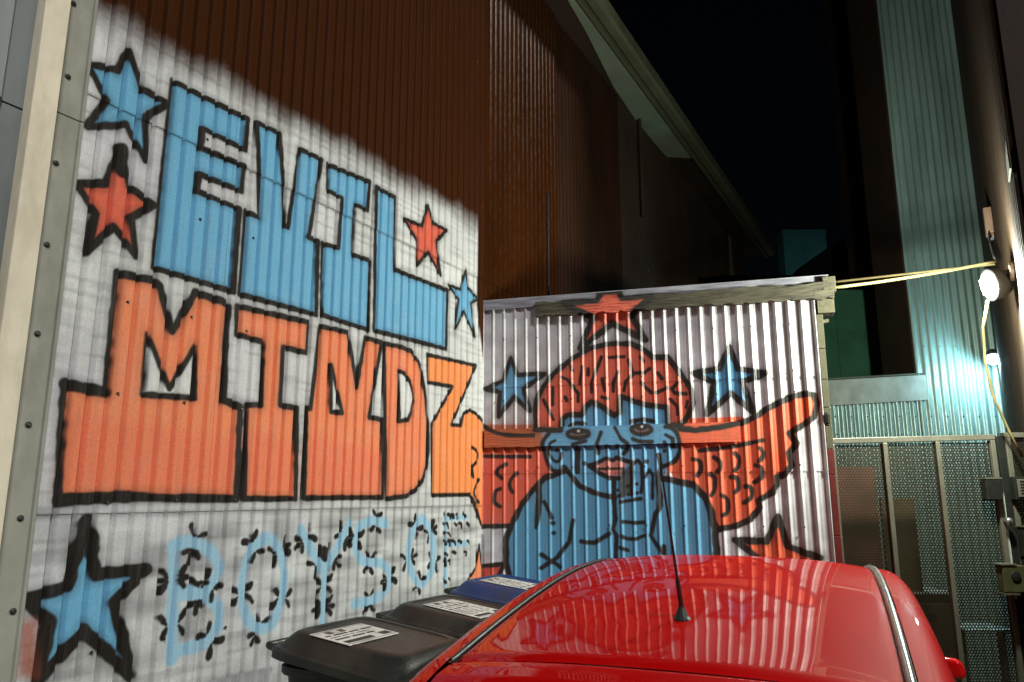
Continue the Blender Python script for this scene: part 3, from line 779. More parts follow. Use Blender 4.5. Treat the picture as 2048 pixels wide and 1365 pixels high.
pz = MB(); pz.fbox(TEAL, -1.4, .075, -.04, .022, 2.49, 2.735, .085); pz.build('parapet_flashing', M['parapet'], tb, .004)
pz = MB(); pz.fbox(TEAL, -1.4, .060, -.38, .035, 2.738, 2.752, .085); pz.build('parapet_cap', M['fascia'], tb)
pz = MB()
for k in range(-15, 10, 2):
    for zz in (2.42, 2.25, 2.0, 3.1, 4.0):
        if k > 0 or zz < 2.6: pz.lathe(TEAL.pt(.02 + k * .0762, .011, zz), (0, -1, 0), [(0, .008), (.006, .005)], 6)
so = pz.build('screw', M['bolt'], tb); so['kind'] = 'stuff'

rw = thing('brown_building', RIGHT.pt(2.0, 0, 0), 'brown ribbed iron building wall along the right edge carrying the flood lamp', 'building')
for k in range(6):
    a = .005 + k * .78
    sheet(RIGHT, a, a + .778, np.linspace(.02, 14.0, 6), .008, .0762, .007, 0., M['brown_right'], rw)
MB().fbox(RIGHT, .0, 4.70, -4, -.02, 0, 14.0).build('wall_core', M['brown_matt'], rw)  # unseen upper height added to shade the far buildings
MB().fbox(RIGHT, -2.2, -.003, -9, -.35, 0, 14.0).build('wall_core', M['brown_matt'], rw)  # unseen mass added behind to keep the sun off the far end wall
lg = MB(); lg.add([RIGHT.pt(4.540, .012, 3.125), RIGHT.pt(4.570, .022, 3.120), RIGHT.pt(4.750, .022, 3.120), RIGHT.pt(4.750, .012, 3.120),
                   RIGHT.pt(4.545, .012, 3.145), RIGHT.pt(4.620, .022, 3.230), RIGHT.pt(4.750, .022, 3.270), RIGHT.pt(4.750, .012, 3.270)],
                  [(3, 2, 1, 0), (4, 5, 6, 7), (0, 1, 5, 4), (1, 2, 6, 5), (2, 3, 7, 6), (3, 0, 4, 7)])
lg.build('ledge', M['ochre'], rw, .004)

fb = thing('green_clad_building', (4.0, 9.6, 0), 'dark green clad building far behind the shed roof', 'building')
for k in range(3): MB().box(2.9 + k * .52, 2.9 + k * .52 + .516, 9.0, 9.03, 0, 4.15).build('cladding_panel', M['greenwall'], fb)
MB().box(2.9, 4.455, 9.032, 11, 0, 4.15).build('wall_core', M['darkroof'], fb)
rfm = MB(); rfm.hexa([(2.6, 8.9, 4.16), (4.46, 8.9, 4.16), (4.46, 11.2, 4.9), (2.6, 11.2, 4.9), (2.6, 8.9, 4.22), (4.46, 8.9, 4.22), (4.46, 11.2, 4.98), (2.6, 11.2, 4.98)])
rfm.build('roof', M['darkroof'], fb)
mb = thing('dark_tall_building', (5.6, 9.6, 0), 'tall unlit brown building between the night sky and the galvanised wall', 'building')
MB().box(4.475, 6.5, 9.05, 9.7, 0, 13).build('wall', M['brown_matt'], mb)
for x in (4.475, 4.78): MB().box(x, x + .035, 9.01, 9.048, 0, 13).build('corner_strip', M['fascia'], mb)
ts = thing('far_gable_building', (5.0, 12.6, 0), 'far unlit building whose teal end wall shows above the shed roof', 'building')
a = np.array([0, 20.0])
q = MB(); q.box(4.68, 5.42, 12.5, 12.8, 0, 6.19); q.build('end_wall', M['tealsign'], ts)
q = MB(); q.hexa([(4.72, 12.0, 0), (6.2, 12.0, 0), (6.2, 12.4, 0), (4.72, 12.4, 0), (4.72, 12.0, 5.30), (6.2, 12.0, 6.35), (6.2, 12.4, 6.35), (4.72, 12.4, 5.30)]); q.build('gable', M['darkroof'], ts)

# ================================================================== GATE
gt = thing('perforated_gate', GATE.pt(.5, 0, 0), 'steel framed gate of perforated sheet between the shed and the right wall', 'gate')
xs = [0.0, .31, .625, .955]
ztop = lambda s: 2.015 + .025 * s
for k, s in enumerate(xs):
    w = .028 if k else .024
    MB().fbox(GATE, s, s + w, -.02, .02, .03, ztop(s) - .034).build('gate_post' if k in (0, 3) else 'gate_mullion', M['steel'], gt, .003)
MB().fbox(GATE, -.005, .985, -.0205, .0205, ztop(0) - .032, ztop(0), .0245).build('top_rail', M['steel'], gt, .003)
MB().fbox(GATE, .026, .953, -.0195, .0195, .05, .09).build('bottom_rail', M['steel'], gt, .003)
for a, b in zip(xs[:-1], xs[1:]):
    s0 = a + .03 if a else .026
    q = MB(); q.add([GATE.pt(s0, .0, .092), GATE.pt(b - .002, .0, .092), GATE.pt(b - .002, .0, ztop(a) - .036), GATE.pt(s0, .0, ztop(a) - .036)], [(0, 1, 2, 3)])
    q.build('perforated_panel', M['perf'], gt)
MB().fbox(GATE, .86, .955, .022, .075, 1.655, 1.775).build('lock_box', M['boxdark'], gt, .005)
MB().fbox(GATE, .858, .957, .0215, .078, 1.776, 1.784).build('lock_box_lid', M['steel'], gt)
q = MB(); q.lathe(GATE.pt(.975, .021, 1.535), (0, -1, 0), [(0, .008), (.03, .008), (.032, .020), (.05, .022), (.06, .012)], 12); q.build('door_knob', M['knob'], gt, smooth=True)
MB().fbox(GATE, .985, .991, .0, .026, 1.10, 1.70).build('edge_strip', M['parapet'], gt)
MB().fbox(GATE, .993, 1.040, -.03, .018, .0, 2.03).build('gate_jamb', M['boxdark'], gt, .003)

sd = thing('perforated_side_panel', GATE.pt(1.1, 0, 0), 'narrow perforated steel panel fixed between the gate and the brown wall', 'panel')
MB().fbox(GATE, 1.045, 1.075, -.02, .02, .03, 2.02).build('post', M['steel'], sd, .003)
MB().fbox(GATE, 1.20, 1.23, -.02, .02, .03, 2.02).build('post', M['steel'], sd, .003)
MB().fbox(GATE, 1.04, 1.24, -.021, .021, 2.0205, 2.05).build('top_rail', M['steel'], sd, .003)
q = MB(); q.add([GATE.pt(1.077, 0, .05), GATE.pt(1.198, 0, .05), GATE.pt(1.198, 0, 2.018), GATE.pt(1.077, 0, 2.018)], [(0, 1, 2, 3)]); q.build('perforated_panel', M['perf'], sd)

ib = thing('intercom_box', GATE.pt(1.11, .05, 1.66), 'louvred intercom box with an amber light on the side panel', 'intercom')
MB().fbox(GATE, 1.03, 1.19, .022, .07, 1.655, 1.79).build('case', M['boxdark'], ib, .005)
MB().fbox(GATE, 1.045, 1.165, .071, .076, 1.672, 1.775).build('face_plate', M['steel'], ib, .002)
for k in range(5): MB().fbox(GATE, 1.06, 1.14, .0765, .0785, 1.69 + k * .017, 1.697 + k * .017).build('louver', M['boxdark'], ib)
MB().lathe(GATE.pt(1.15, .0765, 1.70), (0, -1, 0), [(0, .007), (.004, .006)], 8).build('indicator_light', M['orange_led'], ib)
lb = thing('letter_box', GATE.pt(.93, .05, 1.14), 'olive metal letter box with a dark round lock fixed on the gate below the knob', 'letter box')
MB().fbox(GATE, .875, 1.010, .042, .11, 1.145, 1.292).build('box', M['boxolive'], lb, .005)
MB().fbox(GATE, .865, .955, .0415, .115, 1.294, 1.302).build('lid', M['steel'], lb)
MB().fbox(GATE, .865, .955, .0415, .115, 1.132, 1.142).build('base_lip', M['ochre'], lb)
MB().lathe(GATE.pt(.945, .111, 1.235), (0, -1, 0), [(0, .028), (.006, .026), (.008, .01)], 12).build('lock', M['boxdark'], lb)
lb2 = thing('meter_box', GATE.pt(1.1, .05, 1.1), 'tall dark meter box under the intercom on the side panel', 'meter box')
MB().fbox(GATE, 1.035, 1.20, .0225, .09, 1.335, 1.50).build('case', M['boxdark'], lb2, .006)
MB().fbox(GATE, 1.03, 1.205, .022, .095, 1.502, 1.508).build('lid', M['boxolive'], lb2)
MB().fbox(GATE, 1.04, 1.195, .022, .08, .80, 1.32).build('lower_case', M['boxdark'], lb2, .006)

br = tag(MB().box(2.02, 2.36, 5.02, 5.05, .05, 1.86).build('hoarding_board', M['rustboard']), 'stained reddish brown board standing behind the first gate panel', 'board')
tag(MB().box(2.385, 2.60, 5.02, 5.05, .05, 1.66).build('hoarding_board', M['cabinet']), 'dark brown board behind the second gate panel, right of the reddish board', 'board', None)
cb = thing('metal_cabinet', (2.56, 5.1, 0), 'brown metal cabinet with a bright top standing behind the gate', 'cabinet')
MB().box(2.40, 2.74, 4.97, 5.35, .35, 1.072).build('case', M['cabinet'], cb, .006)
MB().box(2.37, 2.765, 4.94, 5.36, 1.075, 1.09).build('top', M['brightplate'], cb, .003)
MB().box(2.42, 2.72, 4.955, 4.968, .42, 1.02).build('door', M['cabinet'], cb, .003)
MB().box(2.52, 2.63, 4.948, 4.954, .93, .96).build('handle', M['boxdark'], cb)
for x in (2.41, 2.69): MB().box(x, x + .035, 4.99, 5.03, .001, .348).build('leg', M['cabinet'], cb)
stp = thing('steel_step', (2.83, 5.0, 0), 'bright steel step plate behind the gate beside the cabinet', 'step')
MB().box(2.78, 3.08, 4.92, 5.22, .86, .875).build('tread', M['brightplate'], stp, .003)
for x in (2.79, 3.04): MB().box(x, x + .03, 5.0, 5.04, .001, .858).build('leg', M['steel'], stp)

# ================================================================== LAMPS AND CABLES
def bulb_light(name, loc, power, col, size, parent):
    ld = bpy.data.lights.new(name, 'POINT'); ld.shadow_soft_size = size; ld.energy = power; ld.color = col
    o = bpy.data.objects.new(name, ld); COL.objects.link(o); o.location = loc
    return o
def flood(name, base, nrm, head, aim, lens_m, house_m, power, col, label, r=.085):
    t = thing(name, base, label, 'lamp')
    aim = Vector(aim).normalized(); head = Vector(head)
    MB().lathe(base, nrm, [(0, .05), (.018, .05), (.022, .035)], 14).build('wall_plate', M['lamp'], t, smooth=False)
    MB().tube([Vector(base) + Vector(nrm) * .02, Vector(base) + Vector(nrm) * .07, head - aim * .06], .013, 8).build('arm', house_m, t)
    MB().lathe(head - aim * .10, aim, [(0, .03), (.02, r * .7), (.06, r * .95), (.10, r), (.112, r * 1.04), (.112, r * .9)], 20).build('housing', house_m, t, smooth=True)
    MB().lathe(head + aim * .004, aim, [(0, r * .86), (r * .16, r * .82), (r * .30, r * .64), (r * .37, r * .38), (r * .40, .004)], 24).build('lens', lens_m, t, smooth=True)
    gd = MB()
    up = Vector((0, 0, 1)); sd_ = aim.cross(up).normalized(); u2 = sd_.cross(aim).normalized()
    for k in (-.45, .45):
        gd.tube([head + aim * .01 + u2 * (k * r) - sd_ * r * .88, head + aim * (r * .44) + u2 * (k * r) - sd_ * r * .4, head + aim * (r * .44) + u2 * (k * r) + sd_ * r * .4, head + aim * .01 + u2 * (k * r) + sd_ * r * .88], .0032, 6)
    gd.build('wire_guard', house_m, t)
    bulb_light(name + '_glow', head + aim * (r * 1.15), power, col, r * .6, t)
    return t
h1 = np.array([*RIGHT.pt(3.93, .115, 2.79)])
flood('flood_lamp', RIGHT.pt(3.97, .012, 2.84), (*RIGHT.n, 0), h1, (-.97, .10, -.18), M['lens1'], M['lampdark'], 275., (.93, 1.0, .86),
      'lit round flood lamp on the brown wall with the thick cables above it')
flood('flood_lamp', TEAL.pt(.76, .012, 3.02), (0, -1, 0), (4.475, 6.96, 2.93), (-.40, -.55, -.73), M['lens2'], M['lampdark'], 42., (.45, .84, 1.0),
      'lit cold white lamp low on the galvanised wall above the gate', .075)
def catline(a, b, sag, n=14):
    a, b = Vector(a), Vector(b)
    return [a.lerp(b, t / n) - Vector((0, 0, sag * 4 * (t / n) * (1 - t / n))) for t in range(n + 1)]
c1 = catline(SHED.pt(2.262, -.01, 2.94), RIGHT.pt(3.15, .05, 3.12), .012)
tag(MB().tube(c1, .0100, 8).build('cable', M['cable'], None, smooth=True), 'thicker yellowed cable from the shed beam end up to the brown wall', 'cable')
c2 = catline((2.30, 5.3, 3.19), RIGHT.pt(3.05, .05, 3.13), .0)
tag(MB().tube(c2, .0080, 8).build('cable', M['cable'], None, smooth=True), 'thinner yellowed cable joining the thicker one above the gate from the dark', 'cable')
c3 = [RIGHT.pt(3.86, .14, 2.72), RIGHT.pt(3.66, .17, 2.62), RIGHT.pt(3.5, .18, 2.45), RIGHT.pt(3.42, .16, 2.25), RIGHT.pt(3.3, .10, 2.05), RIGHT.pt(3.28, .05, 1.9)]
tag(MB().tube(c3, .0085, 6).build('lamp_flex', M['cable'], None, smooth=True), 'pale flex hanging from the round flood lamp down the brown wall', 'flex')
c4 = [RIGHT.pt(2.62, .04, 3.48), RIGHT.pt(2.75, .05, 3.35), RIGHT.pt(3.0, .05, 3.2), RIGHT.pt(3.15, .05, 3.12)]
tag(MB().tube(c4, .006, 6).build('wire', M['wire'], None, smooth=True), 'thin grey wire from the small pink box to the cables', 'wire')
jb = thing('junction_box', RIGHT.pt(2.57, .03, 3.57), 'small faded pink junction box high on the brown wall', 'junction box')
MB().fbox(RIGHT, 2.50, 2.62, .009, .06, 3.47, 3.66).build('case', M['pinkbox'], jb, .008)
MB().fbox(RIGHT, 2.53, 2.60, .012, .05, 3.44, 3.468).build('cable_gland', M['pinkbox'], jb, .004)

# ================================================================== WHEELIE BINS
def bin_parts(t, fr, s0, w, o0, d, H, lid_m):
    """tapered body, rim, hinged lid with a dished top, handle bar, two wheels"""
    s1, o1 = s0 + w, o0 + d
    sc, oc, hs, ho = (s0 + s1) / 2, (o0 + o1) / 2, w / 2, d / 2
    NR = 48
    def ring(es, eo, z, tilt=0., ex=7., doff=0.):
        out = []
        for k in range(NR):
            a = 2 * math.pi * (k + .5) / NR; c_, s_ = math.cos(a), math.sin(a)
            u_ = math.copysign(abs(c_) ** (2 / ex), c_); v_ = math.copysign(abs(s_) ** (2 / ex), s_)
            oo = oc + doff + v_ * (ho + eo)
            out.append(fr.pt(sc + u_ * (hs + es), oo, z - tilt * (oo - oc)))
        return out
    def loft(rings, name, m, parent):
        q = MB(); vv = [p_ for r in rings for p_ in r]; ff = []
        for i in range(len(rings) - 1):
            for k in range(NR): ff.append((i*NR + k, i*NR + (k+1) % NR, (i+1)*NR + (k+1) % NR, (i+1)*NR + k))
        ff += [tuple(range(NR - 1, -1, -1)), tuple((len(rings) - 1) * NR + k for k in range(NR))]
        q.add(vv, ff); o = q.build(name, m, parent, smooth=True)
        e = o.modifiers.new('edge', 'EDGE_SPLIT'); e.split_angle = math.radians(32); return o
    loft([ring(-.07, -.09, .05, 0, 6, -.02), ring(-.065, -.085, .09, 0, 6, -.02), ring(-.030, -.035, H - .30), ring(-.018, -.020, H - .292), ring(-.016, -.018, H - .270), ring(-.028, -.032, H - .262), ring(-.018, -.022, H - .135),
          ring(-.004, -.006, H - .130), ring(.000, .0, H - .122), ring(.000, .0, H - .098), ring(-.012, -.012, H - .094)], 'body', M['bin'], t)
    TL = .11
    lid = loft([ring(.012, .016, H - .104, TL, 11), ring(.018, .022, H - .100, TL, 11), ring(.017, .021, H - .070, TL, 11), ring(.008, .012, H - .060, TL, 11), ring(-.004, .0, H - .058, TL, 11), ring(-.030, -.026, H - .024, TL, 9),
                ring(-.045, -.042, H - .008, TL, 9), ring(-.060, -.058, H, TL, 9), ring(-.078, -.076, H + .001, TL, 6), ring(-.084, -.082, H - .004, TL, 6), ring(-.13, -.13, H - .0045, TL, 5)], 'lid', lid_m, t)
    MB().fbox(fr, s0 + .12, s1 - .12, o1 + .018, o1 + .05, H - .135, H - .118).build('lid_lip', lid_m, t, .006)
    for s in (s0 + .06, s1 - .10):
        MB().fbox(fr, s, s + .04, o0 - .045, o0 + .03, H - .085, H - .045).build('hinge', M['bin'], t, .006)
    MB().tube([fr.pt(s0 + .03, o0 + .01, H - .05), fr.pt(s0 + .03, o0 - .05, H - .035), fr.pt(s1 - .03, o0 - .05, H - .035), fr.pt(s1 - .03, o0 + .01, H - .05)], .015, 8).build('handle', M['bin'], t)
    for s in (s0 - .01, s1 - .045):
        c = Vector(fr.pt(s, o0 + .06, .10)); ax = Vector((*fr.d, 0))
        MB().lathe(c, ax, [(0, .07), (.004, .10), (.05, .10), (.055, .07)], 16).build('wheel', M['rubber'], t)
    return lid
def bin_label(t, fr, sc, oc, H, ls, lo, rot, seed, ocb=.65):
    """a paper sticker on the lid with small unreadable print"""
    rr = random.Random(seed)
    D = Frame(fr.pt(sc, oc, 0)[:2], (fr.d * math.cos(rot) + fr.n * math.sin(rot)))
    zz = lambda o: H + .0015 - .0
    tilt = -.11
    def z(s, o):  # lid plane falls towards the front
        p = np.array(D.pt(s, o, 0)[:2]) - np.array(fr.pt(sc, oc, 0)[:2]); return H - .0012 + tilt * (p @ fr.n + oc - ocb)
    def plate(a, b, c, d, h0, h1):
        m_ = MB(); m_.hexa([D.pt(a, d, z(a, d) + h0), D.pt(b, d, z(b, d) + h0), D.pt(b, c, z(b, c) + h0), D.pt(a, c, z(a, c) + h0),
                            D.pt(a, d, z(a, d) + h1), D.pt(b, d, z(b, d) + h1), D.pt(b, c, z(b, c) + h1), D.pt(a, c, z(a, c) + h1)]); return m_
    lab = plate(-ls/2, ls/2, -lo/2, lo/2, .0, .0022).build('sticker', M['label'], t)
    ink = MB()
    def rect(a, b, c, d):
        q = plate(a, b, c, d, .0024, .0030); ink.add(q.v, q.f)
    e = .006
    rect(-ls/2 + e, ls/2 - e, lo/2 - 2*e, lo/2 - 1.6*e); rect(-ls/2 + e, ls/2 - e, -lo/2 + 1.6*e, -lo/2 + 2*e)
    rect(-ls/2 + .02, ls/2 * .2, lo/2 - .05, lo/2 - .022)
    rect(ls * .28, ls/2 - .014, lo/2 - .06, lo/2 - .024)
    y = lo/2 - .075
    while y > -lo/2 + .045:
        x = -ls/2 + .016; big = rr.random() < .25
        while x < ls/2 - .05:
            w_ = rr.uniform(.03, .09)
            rect(x, min(x + w_, ls/2 - .016), y - (.012 if big else .005), y)
            x += w_ + .012
        y -= .030 if big else .022
    ink.build('print', M['ink'], lab)
    for k in range(4):
        a = -ls/2 + .02 + k * .036
        if a + .03 < ls/2: plate(a, a + .028, -lo/2 + .02, -lo/2 + .05, .0032, .0036).build('picture_square', M['cabinet'] if k % 2 else M['label'], lab)
HB = 1.14
b1 = thing('wheelie_bin', WALL.pt(-1.86, .6, 0), 'nearest black wheelie bin below the BOYS letters with a sticker on its lid', 'wheelie bin', 'wheelie bins along the mural wall')
bin_parts(b1, WALL, -2.10, .54, .34, .62, HB, M['bin'])
b2 = copy_thing(b1, WALL.pt(-1.86 + .80, .6 - .10, 0), 'middle black wheelie bin with a sticker, between the nearest bin and the blue lidded one')
b3 = copy_thing(b1, WALL.pt(-1.86 + 1.50, .6 - .17, .04), 'wheelie bin with the blue lid in the corner by the painted shed')
for c in b3.children:
    if c.name.startswith('lid'):
        c.data = c.data.copy(); c.data.materials[0] = M['binblue']
bin_label(b1, WALL, -1.905, .585, HB, .30, .20, .0, 1)
bin_label(b2, WALL, -1.06, .56, HB, .24, .34, .05, 2, .55)
bin_label(b3, WALL, -.36, .45, HB + .04, .22, .34, .0, 3, .48)
MB().fbox(WALL, -1.93, -1.82, .886, .892, .99, 1.02).build('clip', M['label'], b1, .008)

# ================================================================== RED CAR
CA = math.radians(22); CO = np.array([.3528, 1.9542])
cf, cr = np.array([math.sin(CA), math.cos(CA)]), np.array([math.cos(CA), -math.sin(CA)])
def cw(x, y, z):
    p = CO + cr * x + cf * y; return (p[0], p[1], z)
car = thing('parked_car', (CO[0] + cf[0] * 1.2, CO[1] + cf[1] * 1.2, 0), 'glossy red hatchback parked in front of the shed with a whip aerial on its roof', 'car')
ZR = np.array([(-.02, 1.243), (0, 1.250), (.35, 1.303), (.7, 1.347), (1.05, 1.380), (1.35, 1.393), (1.65, 1.388), (1.9, 1.352), (2.1, 1.290), (2.2, 1.245)])
def zr(y):
    y = np.asarray(y, float)
    i = np.clip(np.searchsorted(ZR[:, 0], y) - 1, 0, len(ZR) - 2)
    P0, P1, P2, P3 = ZR[np.maximum(i - 1, 0)], ZR[i], ZR[i + 1], ZR[np.minimum(i + 2, len(ZR) - 1)]
    h = P2[..., 0] - P1[..., 0]; t = np.clip((y - P1[..., 0]) / h, 0, 1)
    m1 = (P2[..., 1] - P0[..., 1]) / np.maximum(P2[..., 0] - P0[..., 0], 1e-6) * h; m2 = (P3[..., 1] - P1[..., 1]) / np.maximum(P3[..., 0] - P1[..., 0], 1e-6) * h
    return (2*t**3 - 3*t**2 + 1) * P1[..., 1] + (t**3 - 2*t**2 + t) * m1 + (-2*t**3 + 3*t**2) * P2[..., 1] + (t**3 - t**2) * m2
HW = lambda y: .552 + .012 * np.sin(np.clip(y, 0, 2.1) / 2.1 * np.pi) - .02 * sstep(1.4, 2.1, np.asarray(y, float))
# roof skin with two shallow pressed swages
y = np.linspace(.006, 2.10, 160); u = np.linspace(-1, 1, 81)
Y, U = np.meshgrid(y, u, indexing='ij')
crown = .033 * (1 - np.abs(U) ** 2.6)
sw = .0045 * (sstep(.62, .66, np.abs(U)) * (1 - sstep(.70, .76, np.abs(U)))) * sstep(.05, .25, Y) * 0
hem = -.010 * (1 - sstep(.0, .03, Y - .006 + .0 * U)) - .004 * sstep(.965, 1.0, np.abs(U))
Z = zr(Y) + crown + sw + hem
edge = .030 * (1 - U ** 2) * (1 - sstep(0, .25, Y))          # the rear edge bows backwards in plan
Xc = U * (HW(Y) - .012)
def cgrid(name, X, Yc, Zc, m, parent, flip=False):
    P = np.stack([CO[0] + cr[0] * X + cf[0] * Yc, CO[1] + cr[1] * X + cf[1] * Yc, Zc], -1); return grid_obj(name, P, m, parent, None, flip=flip)
cgrid('roof_panel', Xc, Y - edge, Z, M['red'], car, True)
body = MB()
# tailgate: curls over below the roof edge, then rear glass, then lower door
def tg(name, prof, m, wfac):
    pr = np.array(prof); n = 14
    d = np.r_[0, np.cumsum(np.hypot(*np.diff(pr, axis=0).T))]; tt = np.linspace(0, d[-1], 26)
    py, pz = np.interp(tt, d, pr[:, 0]), np.interp(tt, d, pr[:, 1])
    uu = np.linspace(-1, 1, 41); T, Un = np.meshgrid(np.arange(26), uu, indexing='ij')
    Yg = py[T] - .030 * (1 - Un ** 2) - .00 * T; Zg = pz[T] + .030 * (1 - np.abs(Un) ** 2.6) * (1 - T / 25 * .5)
    w = wfac[0] + (wfac[1] - wfac[0]) * T / 25
    return cgrid(name, Un * w, Yg, Zg, m, car, False)
lip = tg('tailgate', [(-.004, 1.236), (-.006, 1.243), (-.016, 1.247), (-.05, 1.243), (-.10, 1.232), (-.135, 1.215), (-.150, 1.190), (-.150, 1.160), (-.145, 1.15)], M['red'], (.538, .56))
tg('rear_window', [(-.146, 1.149), (-.24, 1.02), (-.33, .90)], M['glass'], (.56, .63))
tg('tailgate_door', [(-.335, .899), (-.36, .86), (-.40, .70), (-.41, .52), (-.40, .42)], M['red'], (.64, .66))
# sides: rail, curved shoulder, door frame, glass, lower flank
def side(sg, tag_):
    yy = np.linspace(-.14, 2.08, 70)
    zrl = zr(np.clip(yy, 0, 2.1)) - np.where(yy < 0, -yy * .25, 0)
    dn = np.array([(0.0, .000), (.022, -.002), (.045, -.007), (.066, -.018), (.082, -.036), (.093, -.062), (.100, -.100)])
    Yg = np.repeat(yy[:, None], len(dn), 1); Xg = (HW(yy) + .016)[:, None] + dn[None, :, 0]; Zg = zrl[:, None] + dn[None, :, 1] - .003
    cgrid('door_frame', sg * Xg, Yg, Zg, M['red'], car, sg > 0)
    # glass and pillars between the frame and the belt line
    def strip(name, y0, y1, m, inset):
        y_ = np.linspace(y0, y1, 24); t = np.linspace(0, 1, 10)
        top = zr(np.clip(y_, 0, 2.1)) - .105 - np.where(y_ < 0, -y_ * .25, 0); bot = np.full_like(y_, .90)
        Zg = top[:, None] + (bot - top)[:, None] * t; Xg = (HW(y_) + .115 - inset)[:, None] + t[None] ** 1.0 * (.780 - HW(y_) - .115)[:, None] + .018 * np.sin(np.pi * t)[None]
        cgrid(name, sg * Xg, np.repeat(y_[:, None], 10, 1), Zg, m, car, sg > 0)
    strip('rear_pillar', -.14, .16, M['red'], 0.)
    strip('quarter_window', .165, .62, M['glass'], .006); strip('centre_pillar', .625, .74, M['rubber'], .003)
    strip('side_window', .745, 1.72, M['glass'], .006)
    # windscreen pillar
    MB().tube([cw(sg * (HW(2.05) + .02), 2.05, zr(2.05) - .02), cw(sg * .69, 2.45, 1.06), cw(sg * .74, 2.62, .90)], .035, 8).build('windscreen_pillar', M['red'], car)
    yb = np.linspace(-.42, 3.35, 90); tb_ = np.linspace(0, 1, 14)
    hb = np.interp(yb, [-.42, 0, 2.5, 3.1, 3.35], [.86, .895, .895, .80, .70])
    xb = np.interp(yb, [-.42, -.25, .3, 2.6, 3.1, 3.35], [.66, .75, .80, .80, .74, .60])
    Zg = hb[:, None] + (.24 - hb)[:, None] * tb_; Xg = xb[:, None] + (-.03 + .055 * np.sin(np.pi * np.clip(tb_ * 1.1 + .05, 0, 1)))[None]
    cgrid('side_panel', sg * Xg, np.repeat(yb[:, None], 14, 1), Zg, M['red'], car, sg > 0)
    # roof moulding lying in the gutter
    ym = np.linspace(-.012, 2.06, 60)
    prof = np.array([(-.012, -.006), (-.010, .006), (0, .0095), (.010, .006), (.012, -.006)]) * (1. if sg > 0 else .5)
    Xm = sg * HW(ym)[:, None] + prof[None, :, 0]; Zm = zr(np.clip(ym, 0, 2.1))[:, None] + .002 + prof[None, :, 1]
    cgrid('roof_moulding', Xm, np.repeat(ym[:, None], 5, 1), Zm, M['chrome'] if sg > 0 else M['rubber'], car, True)
    prof = np.array([(-.014, -.010), (.014, -.010)]) * ((1., 1.) if sg > 0 else (.55, .7))
    Xm = sg * HW(ym)[:, None] + prof[None, :, 0]; Zm = zr(np.clip(ym, 0, 2.1))[:, None] + .002 + prof[None, :, 1]
    cgrid('gutter_channel', Xm, np.repeat(ym[:, None], 2, 1), Zm, M['rubber'], car, True)
    # mirror
    if True:
        mi = MB(); X0, X1 = sg * .765, sg * .905
        mi.hexa([cw(X0, 1.90, .915), cw(X1, 1.90, .925), cw(X1 - sg * .02, 2.00, .935), cw(X0, 2.00, .925), cw(X0, 1.90, 1.02), cw(X1 - sg * .015, 1.90, 1.01), cw(X1 - sg * .035, 1.99, .99), cw(X0, 1.99, 1.0)])
        mo = mi.build('wing_mirror', M['red'], car, .028, smooth=True, seg=4)
        g_ = MB(); g_.hexa([cw(X0 + sg * .02, 2.001, .945), cw(X1 - sg * .045, 2.001, .95), cw(X1 - sg * .045, 2.004, .95), cw(X0 + sg * .02, 2.004, .945), cw(X0 + sg * .02, 2.001, .985), cw(X1 - sg * .055, 2.001, .98), cw(X1 - sg * .055, 2.004, .98), cw(X0 + sg * .02, 2.004, .985)]); g_.build('mirror_glass', M['glass'], mo)
        MB().tube([cw(sg * .76, 1.95, .91), cw(sg * .80, 1.94, .93)], .022, 8).build('mirror_arm', M['rubber'], car)
    tl_ = MB(); tl_.hexa([cw(sg * .64, -.455, .66), cw(sg * .73, -.36, .66), cw(sg * .72, -.33, .66), cw(sg * .63, -.40, .66), cw(sg * .62, -.435, .86), cw(sg * .71, -.34, .86), cw(sg * .70, -.31, .86), cw(sg * .61, -.38, .86)])
    tl_.build('tail_light', M['tail'], car, .01)
    for yw in (.25, 2.72):
        c = Vector(cw(sg * .80, yw, .29)); ax = Vector((*(cr * sg), 0))
        w = MB(); w.lathe(c - ax * .17, ax, [(0, .20), (.01, .27), (.03, .29), (.15, .29), (.172, .27), (.178, .20)], 24); wo = w.build('wheel', M['rubber'], car, smooth=True)
        r2 = MB(); r2.lathe(c - ax * .005, ax, [(0, .195), (.012, .19), (.016, .06), (.022, .02)], 20); r2.build('rim', M['rim'], wo)
side(-1, 'left'); side(1, 'right')
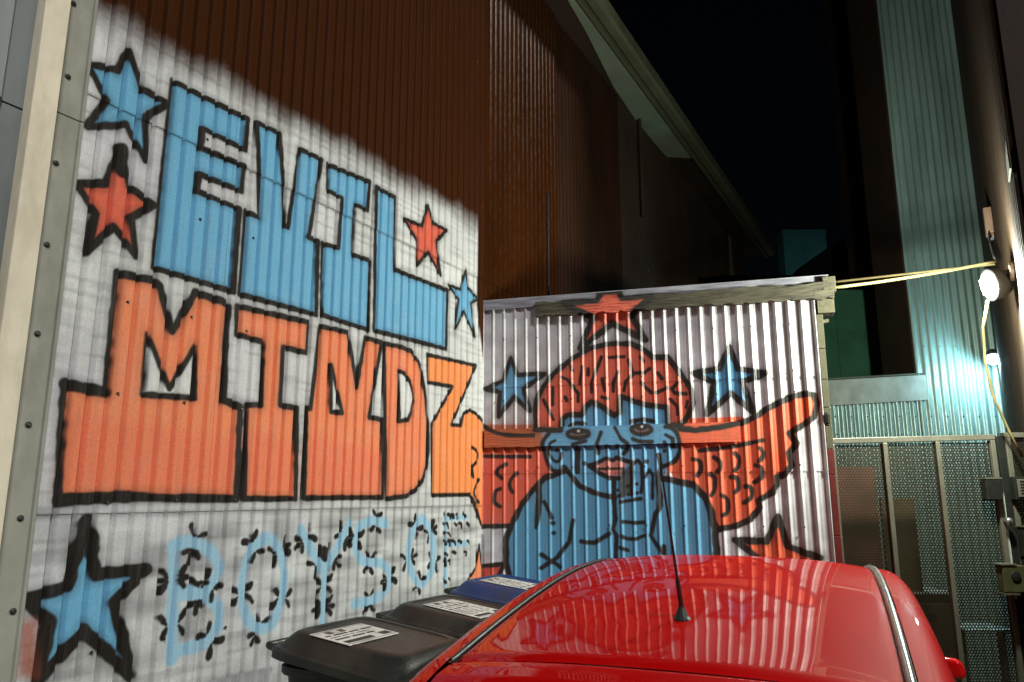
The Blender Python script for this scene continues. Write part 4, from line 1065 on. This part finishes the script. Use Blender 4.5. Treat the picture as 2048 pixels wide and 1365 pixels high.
# windscreen, bonnet, bumper, inner mass
def flat(name, pts, m):
    q = MB(); q.add([cw(*p) for p in pts], [tuple(range(len(pts)))]); return q.build(name, m, car)
flat('windscreen', [(-.54, 2.10, 1.285), (.54, 2.10, 1.285), (.70, 2.60, .92), (-.70, 2.60, .92)], M['glass'])
yb = np.linspace(2.55, 3.38, 30); ub = np.linspace(-1, 1, 21); Yb, Ub = np.meshgrid(yb, ub, indexing='ij')
cgrid('bonnet', Ub * np.interp(Yb, [2.55, 3.1, 3.38], [.775, .73, .60]), Yb, np.interp(Yb, [2.55, 3.1, 3.3, 3.38], [.915, .83, .77, .62]) + .03 * (1 - Ub ** 2), M['red'], car, True)
q = MB(); q.hexa([cw(-.70, -.55, .25), cw(.70, -.55, .25), cw(.78, 0, .25), cw(-.78, 0, .25), cw(-.69, -.52, .52), cw(.69, -.52, .52), cw(.78, 0, .52), cw(-.78, 0, .52)]); q.build('rear_bumper', M['rubber'], car, .04, seg=3)
q = MB(); q.hexa([cw(-.72, 2.6, .2), cw(.72, 2.6, .2), cw(.6, 3.42, .2), cw(-.6, 3.42, .2), cw(-.72, 2.6, .62), cw(.72, 2.6, .62), cw(.6, 3.40, .60), cw(-.6, 3.40, .60)]); q.build('front_bumper', M['rubber'], car, .03)
q = MB(); q.hexa([cw(-.62, -.30, .2), cw(.62, -.30, .2), cw(.70, 2.6, .2), cw(-.70, 2.6, .2), cw(-.50, -.10, 1.05), cw(.50, -.10, 1.05), cw(.52, 1.9, 1.05), cw(-.52, 1.9, 1.05)]); q.build('cabin_floor', M['rubber'], car)
# aerial
za = float(zr(.35)) + .033
an = MB(); an.lathe(cw(0, .35, za - .004), (0, 0, 1), [(0, .026), (.004, .026), (.012, .020), (.034, .010), (.046, .007)], 12); ao = an.build('aerial_base', M['rubber'], car, smooth=False)
bz = Vector(cw(0, .35, za + .034)); dv = Vector((*(-cf * .50), .865)); dv.normalize()
MB().tube([bz - dv * .02, bz + dv * .09, bz + dv * .095, bz + dv * .45], [.0075, .0062, .0042, .0022], 8).build('aerial_mast', M['rubber'], ao)

# ================================================================== WEEDS BY THE BINS
wd = MB(); r3 = random.Random(11)
for k in range(60):
    s = -2.3 + r3.uniform(-.12, .12); o = .25 + r3.uniform(-.12, .3); h = r3.uniform(.3, 1.02); a = r3.uniform(0, 6.28)
    b = np.array(WALL.pt(s, o, 0)); t = np.array(WALL.pt(s + .06 * math.cos(a), o + .06 * math.sin(a), h)); w = np.array([math.cos(a + 1.57), math.sin(a + 1.57), 0]) * .008
    wd.add([b - w, b + w, t + w * .9, t - w * .9, t + np.array([math.cos(a), math.sin(a), -.3]) * .05], [(0, 1, 2, 3), (3, 2, 4)])
wo = wd.build('weeds', M['weed']); wo['kind'] = 'stuff'; wo['label'] = 'tall thin weeds growing beside the nearest bin'; wo['category'] = 'weeds'
